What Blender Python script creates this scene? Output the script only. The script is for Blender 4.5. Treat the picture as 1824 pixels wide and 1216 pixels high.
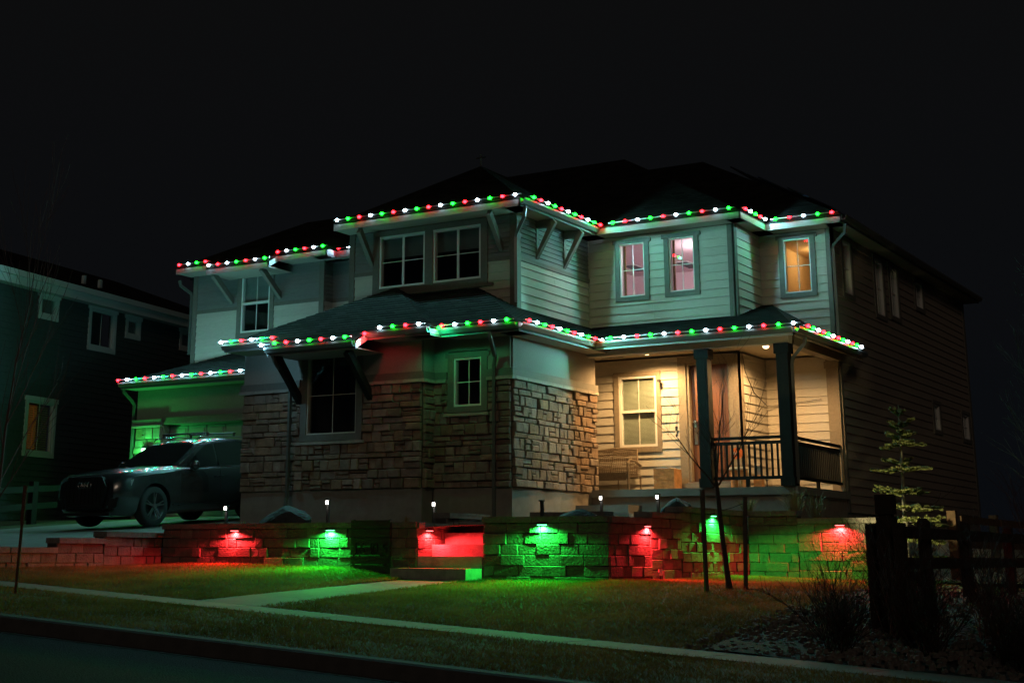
import bpy, bmesh, math, random
from mathutils import Vector, Matrix
import numpy as np
random.seed(7); rng=np.random.default_rng(7)
for o in list(bpy.data.objects): bpy.data.objects.remove(o)
SC=bpy.context.scene; COL=SC.collection
# ------------------------------------------------------------------ camera
YAW,PITCH,ROLL=0.569367,0.256077,0.0052386
FPX,PPX,PPY=2598.44,796.62,308.59
def cam_axes():
    cy,sy=math.cos(YAW),math.sin(YAW); cp,sp=math.cos(PITCH),math.sin(PITCH)
    f=Vector((-sy*cp,cy*cp,sp)); r=Vector((cy,sy,0)); u=r.cross(f)
    cr,sr=math.cos(ROLL),math.sin(ROLL)
    return r*cr+u*sr, u*cr-r*sr, f
cd=bpy.data.cameras.new('camera'); cam=bpy.data.objects.new('camera',cd); COL.objects.link(cam)
r_,u_,f_=cam_axes()
cam.matrix_world=Matrix(((r_.x,u_.x,-f_.x,0),(r_.y,u_.y,-f_.y,0),(r_.z,u_.z,-f_.z,0),(0,0,0,1)))
cd.sensor_width=36; cd.lens=FPX/1824*36
cd.shift_x=(912-PPX)/1824; cd.shift_y=-(608-PPY)/1824
cd.clip_start=.1; cd.clip_end=2000
SC.camera=cam
# ------------------------------------------------------------------ world, ambient street glow, exposure
W=bpy.data.worlds.new('World'); SC.world=W; W.use_nodes=True
wn=W.node_tree.nodes; wl=W.node_tree.links; wn.clear()
wo=wn.new('ShaderNodeOutputWorld'); wb=wn.new('ShaderNodeBackground')
tc=wn.new('ShaderNodeTexCoord'); sx=wn.new('ShaderNodeSeparateXYZ'); rp=wn.new('ShaderNodeValToRGB')
wl.new(tc.outputs['Generated'],sx.inputs[0]); wl.new(sx.outputs['Z'],rp.inputs[0])
rp.color_ramp.elements[0].position=0.0; rp.color_ramp.elements[0].color=(.0024,.0031,.0044,1)
rp.color_ramp.elements[1].position=.38; rp.color_ramp.elements[1].color=(.0038,.0039,.0041,1)
e=rp.color_ramp.elements.new(.16); e.color=(.0032,.0036,.0044,1)
wl.new(rp.outputs[0],wb.inputs[0]); wb.inputs[1].default_value=1.0; wl.new(wb.outputs[0],wo.inputs[0])
sun=bpy.data.lights.new('street_glow','SUN'); sun.energy=.115; sun.angle=math.radians(12); sun.color=(1,.76,.56)  # weak warm sun standing in for unseen streetlights behind the camera
so=bpy.data.objects.new('street_glow',sun); COL.objects.link(so)
so.rotation_euler=Vector((-.42,.82,-.36)).to_track_quat('-Z','Y').to_euler()
vs=SC.view_settings; vs.view_transform='Standard'; vs.look='None'; vs.exposure=0; vs.gamma=1
SC.display_settings.display_device='sRGB'
SC.cycles.use_denoising=True
SC.cycles.max_bounces=6; SC.cycles.diffuse_bounces=3; SC.cycles.glossy_bounces=3; SC.cycles.transparent_max_bounces=12
SC.cycles.sample_clamp_indirect=3.0; SC.cycles.caustics_reflective=False; SC.cycles.caustics_refractive=False
# ------------------------------------------------------------------ materials
MATS={}
def mat(name,col,rough=.7,nscale=0,namt=.25,bump=0,bscale=None,metal=0,rnd=0,coat=0,spec=.5,stretch=None,col2=None):
    if name in MATS: return MATS[name]
    m=bpy.data.materials.new(name); m.use_nodes=True; N=m.node_tree.nodes; L=m.node_tree.links
    b=N['Principled BSDF']; b.inputs['Base Color'].default_value=(*col,1); b.inputs['Roughness'].default_value=rough
    b.inputs['Metallic'].default_value=metal; b.inputs['Coat Weight'].default_value=coat; b.inputs['Specular IOR Level'].default_value=spec
    tcn=N.new('ShaderNodeTexCoord'); src=tcn.outputs['Object']
    if stretch:
        mp=N.new('ShaderNodeMapping'); mp.inputs['Scale'].default_value=stretch; L.new(src,mp.inputs[0]); src=mp.outputs[0]
    last=None
    if nscale:
        n=N.new('ShaderNodeTexNoise'); n.inputs['Scale'].default_value=nscale; n.inputs['Detail'].default_value=6; n.inputs['Roughness'].default_value=.65
        L.new(src,n.inputs['Vector'])
        cr=N.new('ShaderNodeValToRGB'); cr.color_ramp.elements[0].position=.3; cr.color_ramp.elements[1].position=.72
        c2=col2 if col2 else tuple(min(1,c*(1+namt)) for c in col)
        cr.color_ramp.elements[0].color=(*[c*(1-namt) for c in col],1); cr.color_ramp.elements[1].color=(*c2,1)
        L.new(n.outputs['Fac'],cr.inputs[0]); last=cr.outputs[0]
    if rnd:
        oi=N.new('ShaderNodeObjectInfo'); hs=N.new('ShaderNodeHueSaturation')
        mr=N.new('ShaderNodeMapRange'); mr.inputs['To Min'].default_value=1-rnd; mr.inputs['To Max'].default_value=1+rnd
        L.new(oi.outputs['Random'],mr.inputs['Value']); L.new(mr.outputs[0],hs.inputs['Value'])
        m2=N.new('ShaderNodeMath'); m2.operation='MULTIPLY'; m2.inputs[1].default_value=7.13; L.new(oi.outputs['Random'],m2.inputs[0])
        fr=N.new('ShaderNodeMath'); fr.operation='FRACT'; L.new(m2.outputs[0],fr.inputs[0])
        m3=N.new('ShaderNodeMapRange'); m3.inputs['To Min'].default_value=1-rnd*1.4; m3.inputs['To Max'].default_value=1+rnd*.7
        L.new(fr.outputs[0],m3.inputs['Value']); L.new(m3.outputs[0],hs.inputs['Saturation'])
        if last: L.new(last,hs.inputs['Color'])
        else: hs.inputs['Color'].default_value=(*col,1)
        last=hs.outputs[0]
    if last: L.new(last,b.inputs['Base Color'])
    if bump:
        n2=N.new('ShaderNodeTexNoise'); n2.inputs['Scale'].default_value=bscale or 60; n2.inputs['Detail'].default_value=5
        L.new(src,n2.inputs['Vector']); bp=N.new('ShaderNodeBump'); bp.inputs['Strength'].default_value=bump; bp.inputs['Distance'].default_value=.02
        L.new(n2.outputs['Fac'],bp.inputs['Height']); L.new(bp.outputs[0],b.inputs['Normal'])
    MATS[name]=m; return m
def glow(name,col,s):
    if name in MATS: return MATS[name]
    m=bpy.data.materials.new(name); m.use_nodes=True; N=m.node_tree.nodes; L=m.node_tree.links; N.clear()
    o=N.new('ShaderNodeOutputMaterial'); e=N.new('ShaderNodeEmission'); e.inputs[0].default_value=(*col,1); e.inputs[1].default_value=s
    L.new(e.outputs[0],o.inputs[0]); MATS[name]=m; return m
def glass(name,tint,refl=1.0,rough=.02):
    if name in MATS: return MATS[name]
    m=bpy.data.materials.new(name); m.use_nodes=True; N=m.node_tree.nodes; L=m.node_tree.links; N.clear()
    o=N.new('ShaderNodeOutputMaterial'); t=N.new('ShaderNodeBsdfTransparent'); t.inputs[0].default_value=(*tint,1)
    g=N.new('ShaderNodeBsdfGlossy'); g.inputs['Roughness'].default_value=rough; g.inputs[0].default_value=(refl,refl,refl,1)
    ge=N.new('ShaderNodeNewGeometry'); dt=N.new('ShaderNodeVectorMath'); dt.operation='DOT_PRODUCT'; L.new(ge.outputs['Normal'],dt.inputs[0]); L.new(ge.outputs['Incoming'],dt.inputs[1])
    ab=N.new('ShaderNodeMath'); ab.operation='ABSOLUTE'; L.new(dt.outputs['Value'],ab.inputs[0])
    om=N.new('ShaderNodeMath'); om.operation='SUBTRACT'; om.inputs[0].default_value=1; L.new(ab.outputs[0],om.inputs[1])
    pw=N.new('ShaderNodeMath'); pw.operation='POWER'; pw.inputs[1].default_value=5; L.new(om.outputs[0],pw.inputs[0])
    f=N.new('ShaderNodeMath'); f.operation='MULTIPLY_ADD'; f.inputs[1].default_value=.95; f.inputs[2].default_value=.05; L.new(pw.outputs[0],f.inputs[0])
    mx=N.new('ShaderNodeMixShader')
    L.new(f.outputs[0],mx.inputs[0]); L.new(t.outputs[0],mx.inputs[1]); L.new(g.outputs[0],mx.inputs[2]); L.new(mx.outputs[0],o.inputs[0])
    MATS[name]=m; return m
CREAM=mat('cream_siding',(.52,.49,.43),.75,9,.10,.35,40,stretch=(1,1,6),rnd=.045)
GREY=mat('grey_siding',(.19,.20,.195),.75,9,.12,.35,40,stretch=(1,1,6),rnd=.06)
SHADED=mat('shaded_siding',(.30,.25,.21),.8,9,.12,.35,40,stretch=(1,1,6))  # same siding, its colour darkened to carry the right wall's shade
TRIM=mat('taupe_trim',(.155,.145,.125),.65,14,.15,.2,60)
PTRIM=mat('porch_trim',(.25,.205,.15),.65,20,.2,.3,80)
FASC=mat('fascia_paint',(.22,.215,.21),.55,60,.2,.5,160)
GUT=mat('bronze_gutter',(.13,.135,.125),.28,0,metal=.2,spec=.6)
SOFF=mat('soffit_paint',(.34,.32,.27),.7)
WHITE=mat('white_vinyl',(.74,.74,.72),.4)
STUCCO=mat('stucco',(.30,.27,.235),.9,30,.12,.5,220)
FOUND=mat('foundation_concrete',(.27,.24,.205),.9,5,.15,.4,90)
STONE=mat('ledge_stone',(.24,.165,.115),.88,5,.35,1.0,20,rnd=.26)
MORTAR=mat('mortar',(.06,.050,.041),.95)
SILL=mat('stone_sill',(.34,.30,.25),.85,9,.2,.6,40,rnd=.12)
BLOCK=mat('concrete_block',(.15,.122,.105),.92,7,.28,1.0,34,rnd=.18)
CONC=mat('concrete',(.23,.225,.21),.85,3,.14,.35,120)
DARKW=mat('dark_stained_wood',(.045,.042,.038),.6,12,.3,.3,40)
POST=mat('porch_post_paint',(.014,.016,.015),.7,14,.2,.2,50,spec=.25)
DOORM=mat('door_wood',(.20,.070,.028),.45,6,.18,.2,30,stretch=(8,8,1))
METAL=mat('brushed_metal',(.55,.52,.46),.3,metal=1)
BLACK=mat('black_metal',(.02,.02,.02),.45)
INT_P=mat('pink_wall_paint',(.72,.58,.60),.9)
INT_A=mat('amber_wall_paint',(.62,.45,.27),.9)
INT_D=mat('dark_room',(.06,.06,.065),.95)
PANE=glass('window_glass',(.86,.90,.90))
BLIND=mat('blind_slat',(.50,.50,.42),.6)
ROOF=mat('roof_shingle',(.018,.018,.0175),.95,70,.45,.7,120,spec=.12)
def shingle_pattern(m):
    N=m.node_tree.nodes; L=m.node_tree.links; b=N['Principled BSDF']; src=b.inputs['Base Color'].links[0].from_socket
    t=N.new('ShaderNodeTexCoord'); s=N.new('ShaderNodeSeparateXYZ'); L.new(t.outputs['Object'],s.inputs[0]); a=N.new('ShaderNodeMath'); a.operation='ADD'; L.new(s.outputs[0],a.inputs[0]); L.new(s.outputs[1],a.inputs[1])
    c=N.new('ShaderNodeCombineXYZ'); L.new(a.outputs[0],c.inputs[0]); L.new(s.outputs[2],c.inputs[1])
    k=N.new('ShaderNodeTexBrick'); L.new(c.outputs[0],k.inputs['Vector']); k.inputs['Scale'].default_value=1; k.inputs['Brick Width'].default_value=.28; k.inputs['Row Height'].default_value=.0742; k.inputs['Mortar Size'].default_value=.006; k.inputs['Color1'].default_value=(.55,.55,.55,1); k.inputs['Color2'].default_value=(1.5,1.5,1.5,1); k.inputs['Mortar'].default_value=(.2,.2,.2,1)
    x=N.new('ShaderNodeMix'); x.data_type='RGBA'; x.blend_type='MULTIPLY'; x.inputs[0].default_value=1; L.new(src,x.inputs[6]); L.new(k.outputs['Color'],x.inputs[7]); L.new(x.outputs[2],b.inputs['Base Color'])
shingle_pattern(ROOF)
# ------------------------------------------------------------------ mesh helpers
class MB:
    def __init__(s): s.v=[]; s.f=[]
    def add(s,vs,fs):
        k=len(s.v); s.v+= [tuple(v) for v in vs]; s.f+=[tuple(i+k for i in f) for f in fs]; return s
    def hexa(s,p):   # 8 corners: bottom ring 0-3, top ring 4-7
        return s.add(p,[(3,2,1,0),(4,5,6,7),(0,1,5,4),(1,2,6,5),(2,3,7,6),(3,0,4,7)])
    def box(s,x0,x1,y0,y1,z0,z1):
        return s.hexa([(x0,y0,z0),(x1,y0,z0),(x1,y1,z0),(x0,y1,z0),(x0,y0,z1),(x1,y0,z1),(x1,y1,z1),(x0,y1,z1)])
    def tube(s,pts,rad,n=6,cap=True):
        pts=[Vector(p) for p in pts]; rs=rad if isinstance(rad,(list,tuple)) else [rad]*len(pts)
        rings=[]; up=None
        for i,p in enumerate(pts):
            d=(pts[min(i+1,len(pts)-1)]-pts[max(i-1,0)]).normalized()
            if up is None: up=Vector((0,0,1)) if abs(d.z)<.9 else Vector((1,0,0))
            a=d.cross(up)
            if a.length<1e-4: a=d.cross(Vector((0,1,.1)))
            a.normalize(); b=a.cross(d).normalized(); up=b
            rings.append([p+(a*math.cos(2*math.pi*(k+.5)/n)+b*math.sin(2*math.pi*(k+.5)/n))*rs[i] for k in range(n)])
        vs=[v for r in rings for v in r]; fs=[]
        for i in range(len(pts)-1):
            for k in range(n): fs.append((i*n+k,i*n+(k+1)%n,(i+1)*n+(k+1)%n,(i+1)*n+k))
        if cap: fs.append(tuple(range(n))[::-1]); fs.append(tuple((len(pts)-1)*n+k for k in range(n)))
        return s.add(vs,fs)
    def lathe(s,c,prof,n=16,axis='z',ang0=0,cap=True):
        c=Vector(c); vs=[]; m=len(prof)
        for r,h in prof:
            for k in range(n):
                a=2*math.pi*k/n+ang0; x,y=r*math.cos(a),r*math.sin(a)
                vs.append(c+Vector((x,y,h) if axis=='z' else (h,x,y) if axis=='x' else (x,h,y)))
        fs=[(i*n+k,i*n+(k+1)%n,(i+1)*n+(k+1)%n,(i+1)*n+k) for i in range(m-1) for k in range(n)]
        if cap: fs.append(tuple(range(n))[::-1]); fs.append(tuple((m-1)*n+k for k in range(n)))
        return s.add(vs,fs)
def woff(p):
    o=Vector((0,0,0))
    while p is not None: o+=p.location; p=p.parent
    return o
def obj(name,mb,m,parent=None,loc=None,smooth=False):
    off=woff(parent); me=bpy.data.meshes.new(name)
    base=Vector(loc) if loc is not None else Vector((0,0,0))
    sh=off+base if parent is None else off
    sh=base if parent is None else off
    me.from_pydata([tuple(Vector(v)-sh) for v in mb.v],[],mb.f); me.update()
    if smooth:
        for p in me.polygons: p.use_smooth=True
    me.materials.append(m); o=bpy.data.objects.new(name,me); COL.objects.link(o)
    if parent is not None: o.parent=parent
    else: o.location=base
    return o
def thing(name,label,cat,loc=(0,0,0),group=None):
    o=bpy.data.objects.new(name,None); o.empty_display_size=.2; COL.objects.link(o); o.location=loc
    tag(o,label,cat,group); return o
def tag(o,label,cat,group=None):
    o['label']=label; o['category']=cat
    if group: o['group']=group
    return o
def struct(name,mb,m,kind='structure',smooth=False):
    o=obj(name,mb,m,smooth=smooth); o['kind']=kind; return o
class Plane:
    """a vertical wall plane; u runs along it, n is the distance outward"""
    def __init__(s,o,d,nrm): s.o,s.d,s.nm=o,d,nrm
    def p(s,u,z,n): return (s.o[0]+s.d[0]*u+s.nm[0]*n, s.o[1]+s.d[1]*u+s.nm[1]*n, z)
    def box(s,mb,u0,u1,z0,z1,n0,n1,n1t=None):
        t=n1 if n1t is None else n1t
        return mb.hexa([s.p(u0,z0,n1),s.p(u1,z0,n1),s.p(u1,z0,n0),s.p(u0,z0,n0),s.p(u0,z1,t),s.p(u1,z1,t),s.p(u1,z1,n0),s.p(u0,z1,n0)])
def FP(Y): return Plane((0,Y),(1,0),(0,-1))
def SP(X): return Plane((X,0),(0,1),(1,0))
def subtract(rect,ops):
    """rect minus openings, as rectangles (u0,u1,z0,z1)"""
    out=[rect]
    for a,b,c,d in ops:
        nxt=[]
        for u0,u1,z0,z1 in out:
            if b<=u0 or a>=u1 or d<=z0 or c>=z1: nxt.append((u0,u1,z0,z1)); continue
            if a>u0: nxt.append((u0,a,z0,z1))
            if b<u1: nxt.append((b,u1,z0,z1))
            m0,m1=max(u0,a),min(u1,b)
            if c>z0: nxt.append((m0,m1,z0,c))
            if d<z1: nxt.append((m0,m1,d,z1))
        out=nxt
    return out
BR=random.Random(99)
def siding(parent,pl,u0,u1,z0,z1,m,ops=(),expo=.181,name='wall',thick=.12,ztop=None,boards=True):
    """ztop(u): wall only above a sloping roof line is handled by overlap, so plain rectangles do"""
    mb=MB()
    for a,b,c,d in subtract((u0,u1,z0,z1),ops): pl.box(mb,a,b,c,d,-thick,0)
    w=obj(name,mb,m,parent)
    if not boards: return w
    z=z0
    while z<z1-.01:
        zt=min(z+expo,z1); segs={}
        for a,b,c,d in subtract((u0,u1,z,zt),ops):
            if b-a<.02 or d-c<.006: continue
            f0=(c-z)/expo; f1=(d-z)/expo; cuts=[a,b]
            if b-a>2.6 and expo>.15: q_=a+(b-a)*BR.uniform(.3,.7); cuts=[a,q_-.002,q_+.002,b]
            for ca,cb in zip(cuts[::2],cuts[1::2]):
             bb=MB()
             pl.box(bb,ca,cb,c,d+(.004 if d>=zt-1e-6 else 0),.0005,.030-.025*f0,.030-.025*f1)
             obj('siding_board',bb,m,w)
        z=zt
    return w
def window(parent,pl,u0,u1,z0,z1,casing=(.10,.10,.10,.11),head=.0,cas_m=None,frame_m=None,cols=2,rows=2,midrail=False,blind=None,cased=True,fw=.045,bn=-.10,curtain=None,mw=.008,mh=.008):
    """u0..z1 is the outside of the white frame"""
    cas_m=cas_m or TRIM; frame_m=frame_m or WHITE; l,r,t,b=casing
    mb=MB()
    if cased:
        pl.box(mb,u0-l,u0,z0,z1,-.01,.045); pl.box(mb,u1,u1+r,z0,z1,-.01,.045)
        pl.box(mb,u0-l-head,u1+r+head,z1,z1+t,-.01,.052); pl.box(mb,u0-l,u1+r,z0-b,z0,-.01,.050)
    else:
        pl.box(mb,u0,u1,z0-.01,z0,-.05,.0)
    w=obj('window',mb,cas_m,parent)
    fr=MB()
    pl.box(fr,u0,u0+fw,z0,z1,-.08,.022); pl.box(fr,u1-fw,u1,z0,z1,-.08,.022)
    pl.box(fr,u0+fw,u1-fw,z1-fw,z1,-.08,.020); pl.box(fr,u0+fw,u1-fw,z0,z0+fw,-.08,.024)
    if midrail: zm=(z0+z1)/2; pl.box(fr,u0+fw,u1-fw,zm-.028,zm+.028,-.06,.014)
    obj('frame',fr,frame_m,w)
    g=MB(); pl.box(g,u0+fw,u1-fw,z0+fw,z1-fw,-.046,-.040); obj('pane',g,PANE,w)
    for k in range(1,cols):
        u=u0+(u1-u0)*k/cols; q=MB(); pl.box(q,u-mw,u+mw,z0+fw,z1-fw,-.038,-.024); obj('muntin',q,frame_m,w)
    if not midrail:
        for k in range(1,rows):
            z=z0+(z1-z0)*k/rows; q=MB(); pl.box(q,u0+fw,u1-fw,z-mh,z+mh,-.036,-.022); obj('muntin',q,frame_m,w)
    if blind:
        zb,zt,m=blind; q=MB(); z=zb
        while z<zt:
            pl.box(q,u0+fw*.5,u1-fw*.5,z,z+.021,bn-.012,bn,bn-.008); z+=.026
        obj('blind',q,m,w)
    return w
def opening(u0,u1,z0,z1,c=(.10,.10,.10,.11)): return (u0,u1,z0,z1)
def cased(u0,u1,z0,z1,c=(.10,.10,.10,.11)): return (u0-c[0]+.012,u1+c[1]-.012,z0-c[3]+.012,z1+c[2]-.012)
# ------------------------------------------------------------------ ground heights
def lerp_tab(t,x):
    if x<=t[0][0]: return t[0][1]
    for (a,b),(c,d) in zip(t,t[1:]):
        if x<=c: return b+(d-b)*(x-a)/(c-a)
    return t[-1][1]
ZB=[(-40,.1),(-18,-.155),(-14,-.18),(-13.2,-.31),(-12.5,-.345),(-9.5,-.325),(-7,-.40),(-2,-.55),(6,-.9),(30,-1.6)]
def zs(x): return -.668-.052*(x+10.58)
def ground(x,y):
    if y<=13.2: return zs(x)+.022
    if y<=14.2: return zs(x)+.022*(14.2-y)
    zb=lerp_tab(ZB,x)
    if y>=19.2: return zb
    t=(y-14.2)/5.0
    return zs(x)*(1-t)+zb*t
def sheet(xs,ys,zf):
    mb=MB(); n=len(ys)
    mb.v=[(x,y,zf(x,y)) for x in xs for y in ys]
    mb.f=[(i*n+j,(i+1)*n+j,(i+1)*n+j+1,i*n+j+1) for i in range(len(xs)-1) for j in range(n-1)]
    return mb
def frange(a,b,n): return [a+(b-a)*i/(n-1) for i in range(n)]
DIRT=mat('bare_soil',(.06,.05,.04),.95,4,.4,.8,40)
ASPH=mat('asphalt',(.020,.020,.021),.95,45,.75,1.0,60,spec=.12)
TURF=mat('lawn_soil',(.075,.072,.035),.95,2.2,.35,1.0,60,col2=(.10,.085,.045))
GRASSM=mat('grass_blade',(.155,.105,.028),.85,1.1,.45,col2=(.26,.145,.052))
def translucent(m,fac):
    N=m.node_tree.nodes; L=m.node_tree.links; b=N['Principled BSDF']; o=[n for n in N if n.type=='OUTPUT_MATERIAL'][0]
    t=N.new('ShaderNodeBsdfTranslucent'); x=N.new('ShaderNodeMixShader'); x.inputs[0].default_value=fac
    L.new(b.inputs['Base Color'].links[0].from_socket,t.inputs[0]); L.new(b.outputs[0],x.inputs[1]); L.new(t.outputs[0],x.inputs[2]); L.new(x.outputs[0],o.inputs[0])
translucent(GRASSM,.5)
GRAVM=mat('gravel_stone',(.13,.115,.105),.9,9,.4,.5,30)
MULCH=mat('mulch',(.07,.05,.035),.95,20,.5,1.0,60)
# ------------------------------------------------------------------ ground, street, pavement
def gbase(x,y):
    d=max(0,abs(x+10)-40)+max(0,y-60)
    return ground(max(-60,min(40,x)),min(y,60))-.09-(.25 if y<10.3 else 0)
struct('ground',sheet([-700,-300,-120,-60]+frange(-45,25,36)+[40,80,300,700],[-60,-20,0,5,10.1,10.4]+frange(11,30,20)+[36,45,60,120,400,900],gbase),DIRT)
def zroad(x): return zs(x)+.022-.118
struct('road',sheet(frange(-60,45,40),frange(-12,9.9,12),lambda x,y:zroad(x)),ASPH)
kb=MB(); xs=frange(-60,45,36)
prof=[(9.90,.004),(10.16,-.012),(10.20,.105),(10.24,.118),(10.38,.120),(10.40,-.02)]
kb.v=[(x,y,zroad(x)+h) for x in xs for y,h in prof]; n=len(prof)
kb.f=[(i*n+j,(i+1)*n+j,(i+1)*n+j+1,i*n+j+1) for i in range(len(xs)-1) for j in range(n-1)]
struct('kerb',kb,mat('kerb_concrete',(.07,.07,.068),.9,6,.25,.4,90))
struct('verge',sheet(frange(-45,25,90),frange(10.39,13.2,10),lambda x,y:ground(x,y)-.004+.018*math.sin(x*2.1+y*3)*math.sin(y*2.7)),TURF)
sw=struct('sidewalk',sheet(frange(-45,25,60),[13.2,14.2],lambda x,y:ground(x,y)-.03),mat('sidewalk_bed',(.06,.055,.05),.95))
SLAB=mat('sidewalk_slab',(.088,.093,.091),.85,2.2,.16,.4,110,rnd=.07)
def slab(x0,x1,y0,y1,zf,t=.05):
    mb=MB(); mb.hexa([(x,y,zf(x,y)-t) for x,y in ((x0,y0),(x1,y0),(x1,y1),(x0,y1))]+[(x,y,zf(x,y)+.006) for x,y in ((x0,y0),(x1,y0),(x1,y1),(x0,y1))]); return mb
x=-30.0
while x<8:
    obj('slab',slab(x+.008,x+1.512,13.2,14.2,ground),SLAB,sw); x+=1.52
walk=struct('walkway',sheet([-12.76,-11.66],frange(14.2,18.75,6),lambda x,y:ground(x,y)-.03),MATS['sidewalk_bed'])
y=14.21
while y<18.5:
    a=-11.58 if y<14.5 else -11.70
    obj('slab',slab(-12.74,a,y,min(y+1.10,18.7),ground),SLAB,walk); y+=1.11
def zdrive(x,y):
    t=max(0,min(1,(y-14.2)/3.0))
    b=lerp_tab([(14.2,zs(-18)),(15.7,-.01),(19.2,.31),(21.86,.495),(26.95,.87),(28,.9)],y)
    return b+(1-t)*(-.052*(x+18))
dw=struct('driveway',sheet(frange(-25.2,-18.2,8),frange(14.2,27.3,27),zdrive),CONC)
def zlawn(x,y): return ground(x,y)+.022*math.sin(x*1.7+1)*math.sin(y*1.3)*min(1,(y-14.2)/1.0) if y>14.2 else ground(x,y)
ln=MB()
for xa,xb,ya,yb in ((-18.1,-12.78,14.22,19.25),(-11.64,-6.05,14.22,19.25),(-12.78,-11.64,18.72,18.76),(-9.5,-6.05,19.25,24.6)):
    s=sheet(frange(xa,xb,max(3,int((xb-xa)*4))),frange(ya,yb,max(3,int((yb-ya)*4))),zlawn); ln.add(s.v,s.f)
struct('lawn',ln,TURF)
struct('side_lawn',sheet(frange(-60,-25.25,12),frange(14.2,40,18),lambda x,y:zdrive(-25.2,min(max(y,14.2),27.3))-.03+.02*math.sin(x*y)),TURF)
struct('gravel_bed',sheet(frange(-6.04,14,40),frange(14.22,40,50),lambda x,y:ground(x,y)-.01+.04*math.sin(x*1.9)*math.sin(y*1.4)),mat('gravel_soil',(.025,.022,.02),.95,14,.5,1.0,50))
def zyard(x,y): return .43+.030*max(0,y-19.4)+.02*math.sin(x*2)*math.sin(y*1.7)
struct('planting_bed',sheet(frange(-18.0,-9.62,26),frange(19.36,27.15,22),zyard),MULCH)
struct('side_yard',sheet(frange(-9.6,-5.2,9),frange(24.7,44,14),lambda x,y:-.38+.75*max(0,min(1,(y-24.7)/1.2))*(1 if x<-7.3 else max(0,1-(x+7.3)/1.2))),MULCH)
# grass blades
def grass(name,regions,dens,h,zf,kill=None):
    V=[];Fc=[]
    for xa,xb,ya,yb in regions:
        n=int((xb-xa)*(yb-ya)*dens)
        px=rng.uniform(xa,xb,n); py=rng.uniform(ya,yb,n); an=rng.uniform(0,2*np.pi,n); hh=h*rng.uniform(.5,1.25,n); le=rng.normal(0,.85,(n,2))
        for i in range(n):
            z=zf(px[i],py[i])-.004; w=.0045+.002*(an[i]%1); c,s=math.cos(an[i])*w,math.sin(an[i])*w; k=len(V)
            V+=[(px[i]-c,py[i]-s,z),(px[i]+c,py[i]+s,z),(px[i]+le[i,0]*hh[i],py[i]+le[i,1]*hh[i],z+hh[i])]; Fc.append((k,k+1,k+2))
    mb=MB(); mb.v=V; mb.f=Fc; return struct(name,mb,GRASSM,'stuff')
grass('grass',[(-18.0,-12.71,14.17,19.17),(-11.74,-6.1,14.17,19.17),(-9.4,-6.1,19.2,24.5)],2100,.040,zlawn)
grass('verge_grass',[(-16.5,-2.2,10.42,13.18)],1100,.038,ground)
# gravel stones
mb=MB()
for i in range(6500):
    x=rng.uniform(-6.3,1.0); y=rng.uniform(14.25,24) if i%3 else rng.uniform(14.25,17.5); r=rng.uniform(.018,.05)
    z=ground(x,y)+.0; ph=rng.uniform(0,6.28); k=len(mb.v)
    for j in range(5):
        a=ph+j*1.257; q=r*rng.uniform(.7,1.2); mb.v.append((x+q*math.cos(a),y+q*math.sin(a),z-.01))
    for j in range(5):
        a=ph+j*1.257+.3; q=r*rng.uniform(.4,.75); mb.v.append((x+q*math.cos(a),y+q*math.sin(a),z+r*rng.uniform(.5,.9)))
    for j in range(5): mb.f.append((k+j,k+(j+1)%5,k+5+(j+1)%5,k+5+j))
    mb.f.append(tuple(k+5+j for j in range(5)))
struct('gravel',mb,GRAVM,'stuff')
# ------------------------------------------------------------------ the house
H=thing('house','two-storey house with stone base, cream siding, dark hip roof and coloured eave lights','house',(-16,27,.9))
def part(name,mb,m,parent=None,smooth=False): return obj(name,mb,m,parent or H,smooth=smooth)
def box(*a): return MB().box(*a)
def room(x0,x1,y0,y1,z0,z1,m,name='room'):
    mb=MB(); mb.box(x0,x1,y0,y1,z0,z1)
    mb.f=[f for i,f in enumerate(mb.f) if i!=2] if name=='room' else mb.f
    return part(name,mb,m)
def trim(pl,u0,u1,z0,z1,m=TRIM,n=.036,name='trim_board',parent=None): mb=MB(); pl.box(mb,u0,u1,z0,z1,-.02,n); return part(name,mb,m,parent)
C3=(.11,.11,.09,.10)
# centre upper bay
pl=FP(25.6); WC=[(-18.12,-16.92,5.58,6.74),(-16.72,-15.52,5.58,6.74)]
opc=[(-18.30,-15.34,5.46,6.86)]
hole=[(-18.12,-16.92,5.58,6.74),(-16.72,-15.52,5.58,6.74)]
siding(H,pl,-18.9,-14.69,5.985,6.86,GREY,[(-18.26,-15.38,5.4,6.85)],.10)
siding(H,pl,-18.9,-14.69,4.95,5.905,CREAM,[(-18.26,-15.38,5.5,6.9)])
trim(pl,-18.78,-18.26,5.905,5.985); trim(pl,-15.38,-14.82,5.905,5.985)
trim(pl,-18.92,-18.78,4.95,6.86,n=.042); trim(pl,-14.82,-14.672,4.95,6.86,n=.042)
for i,(a,b,c,d) in enumerate(WC):
    window(H,pl,a,b,c,d,casing=(.16 if i==0 else .10,.10 if i==0 else .16,.12,.12),blind=(6.26,6.70,mat('dim_blind',(.22,.23,.22),.7)),rows=2,fw=.05,mw=.028,mh=.007)
trim(pl,-18.4,-15.22,5.40,5.458,n=.07,name='window_sill')
room(-18.6,-15.2,25.73,28.2,5.0,6.84,INT_D)
for x in (-18.30,-15.02):
    mb=MB(); z0,z1=6.12,6.86; mb.hexa([(x-.05,25.55,z0-.03),(x+.05,25.55,z0-.03),(x+.05,25.56,z0+.12),(x-.05,25.56,z0+.12),(x-.05,25.02,z1-.10),(x+.05,25.02,z1-.10),(x+.05,25.10,z1+.02),(x-.05,25.10,z1+.02)])
    part('bracket',mb,TRIM)
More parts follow.
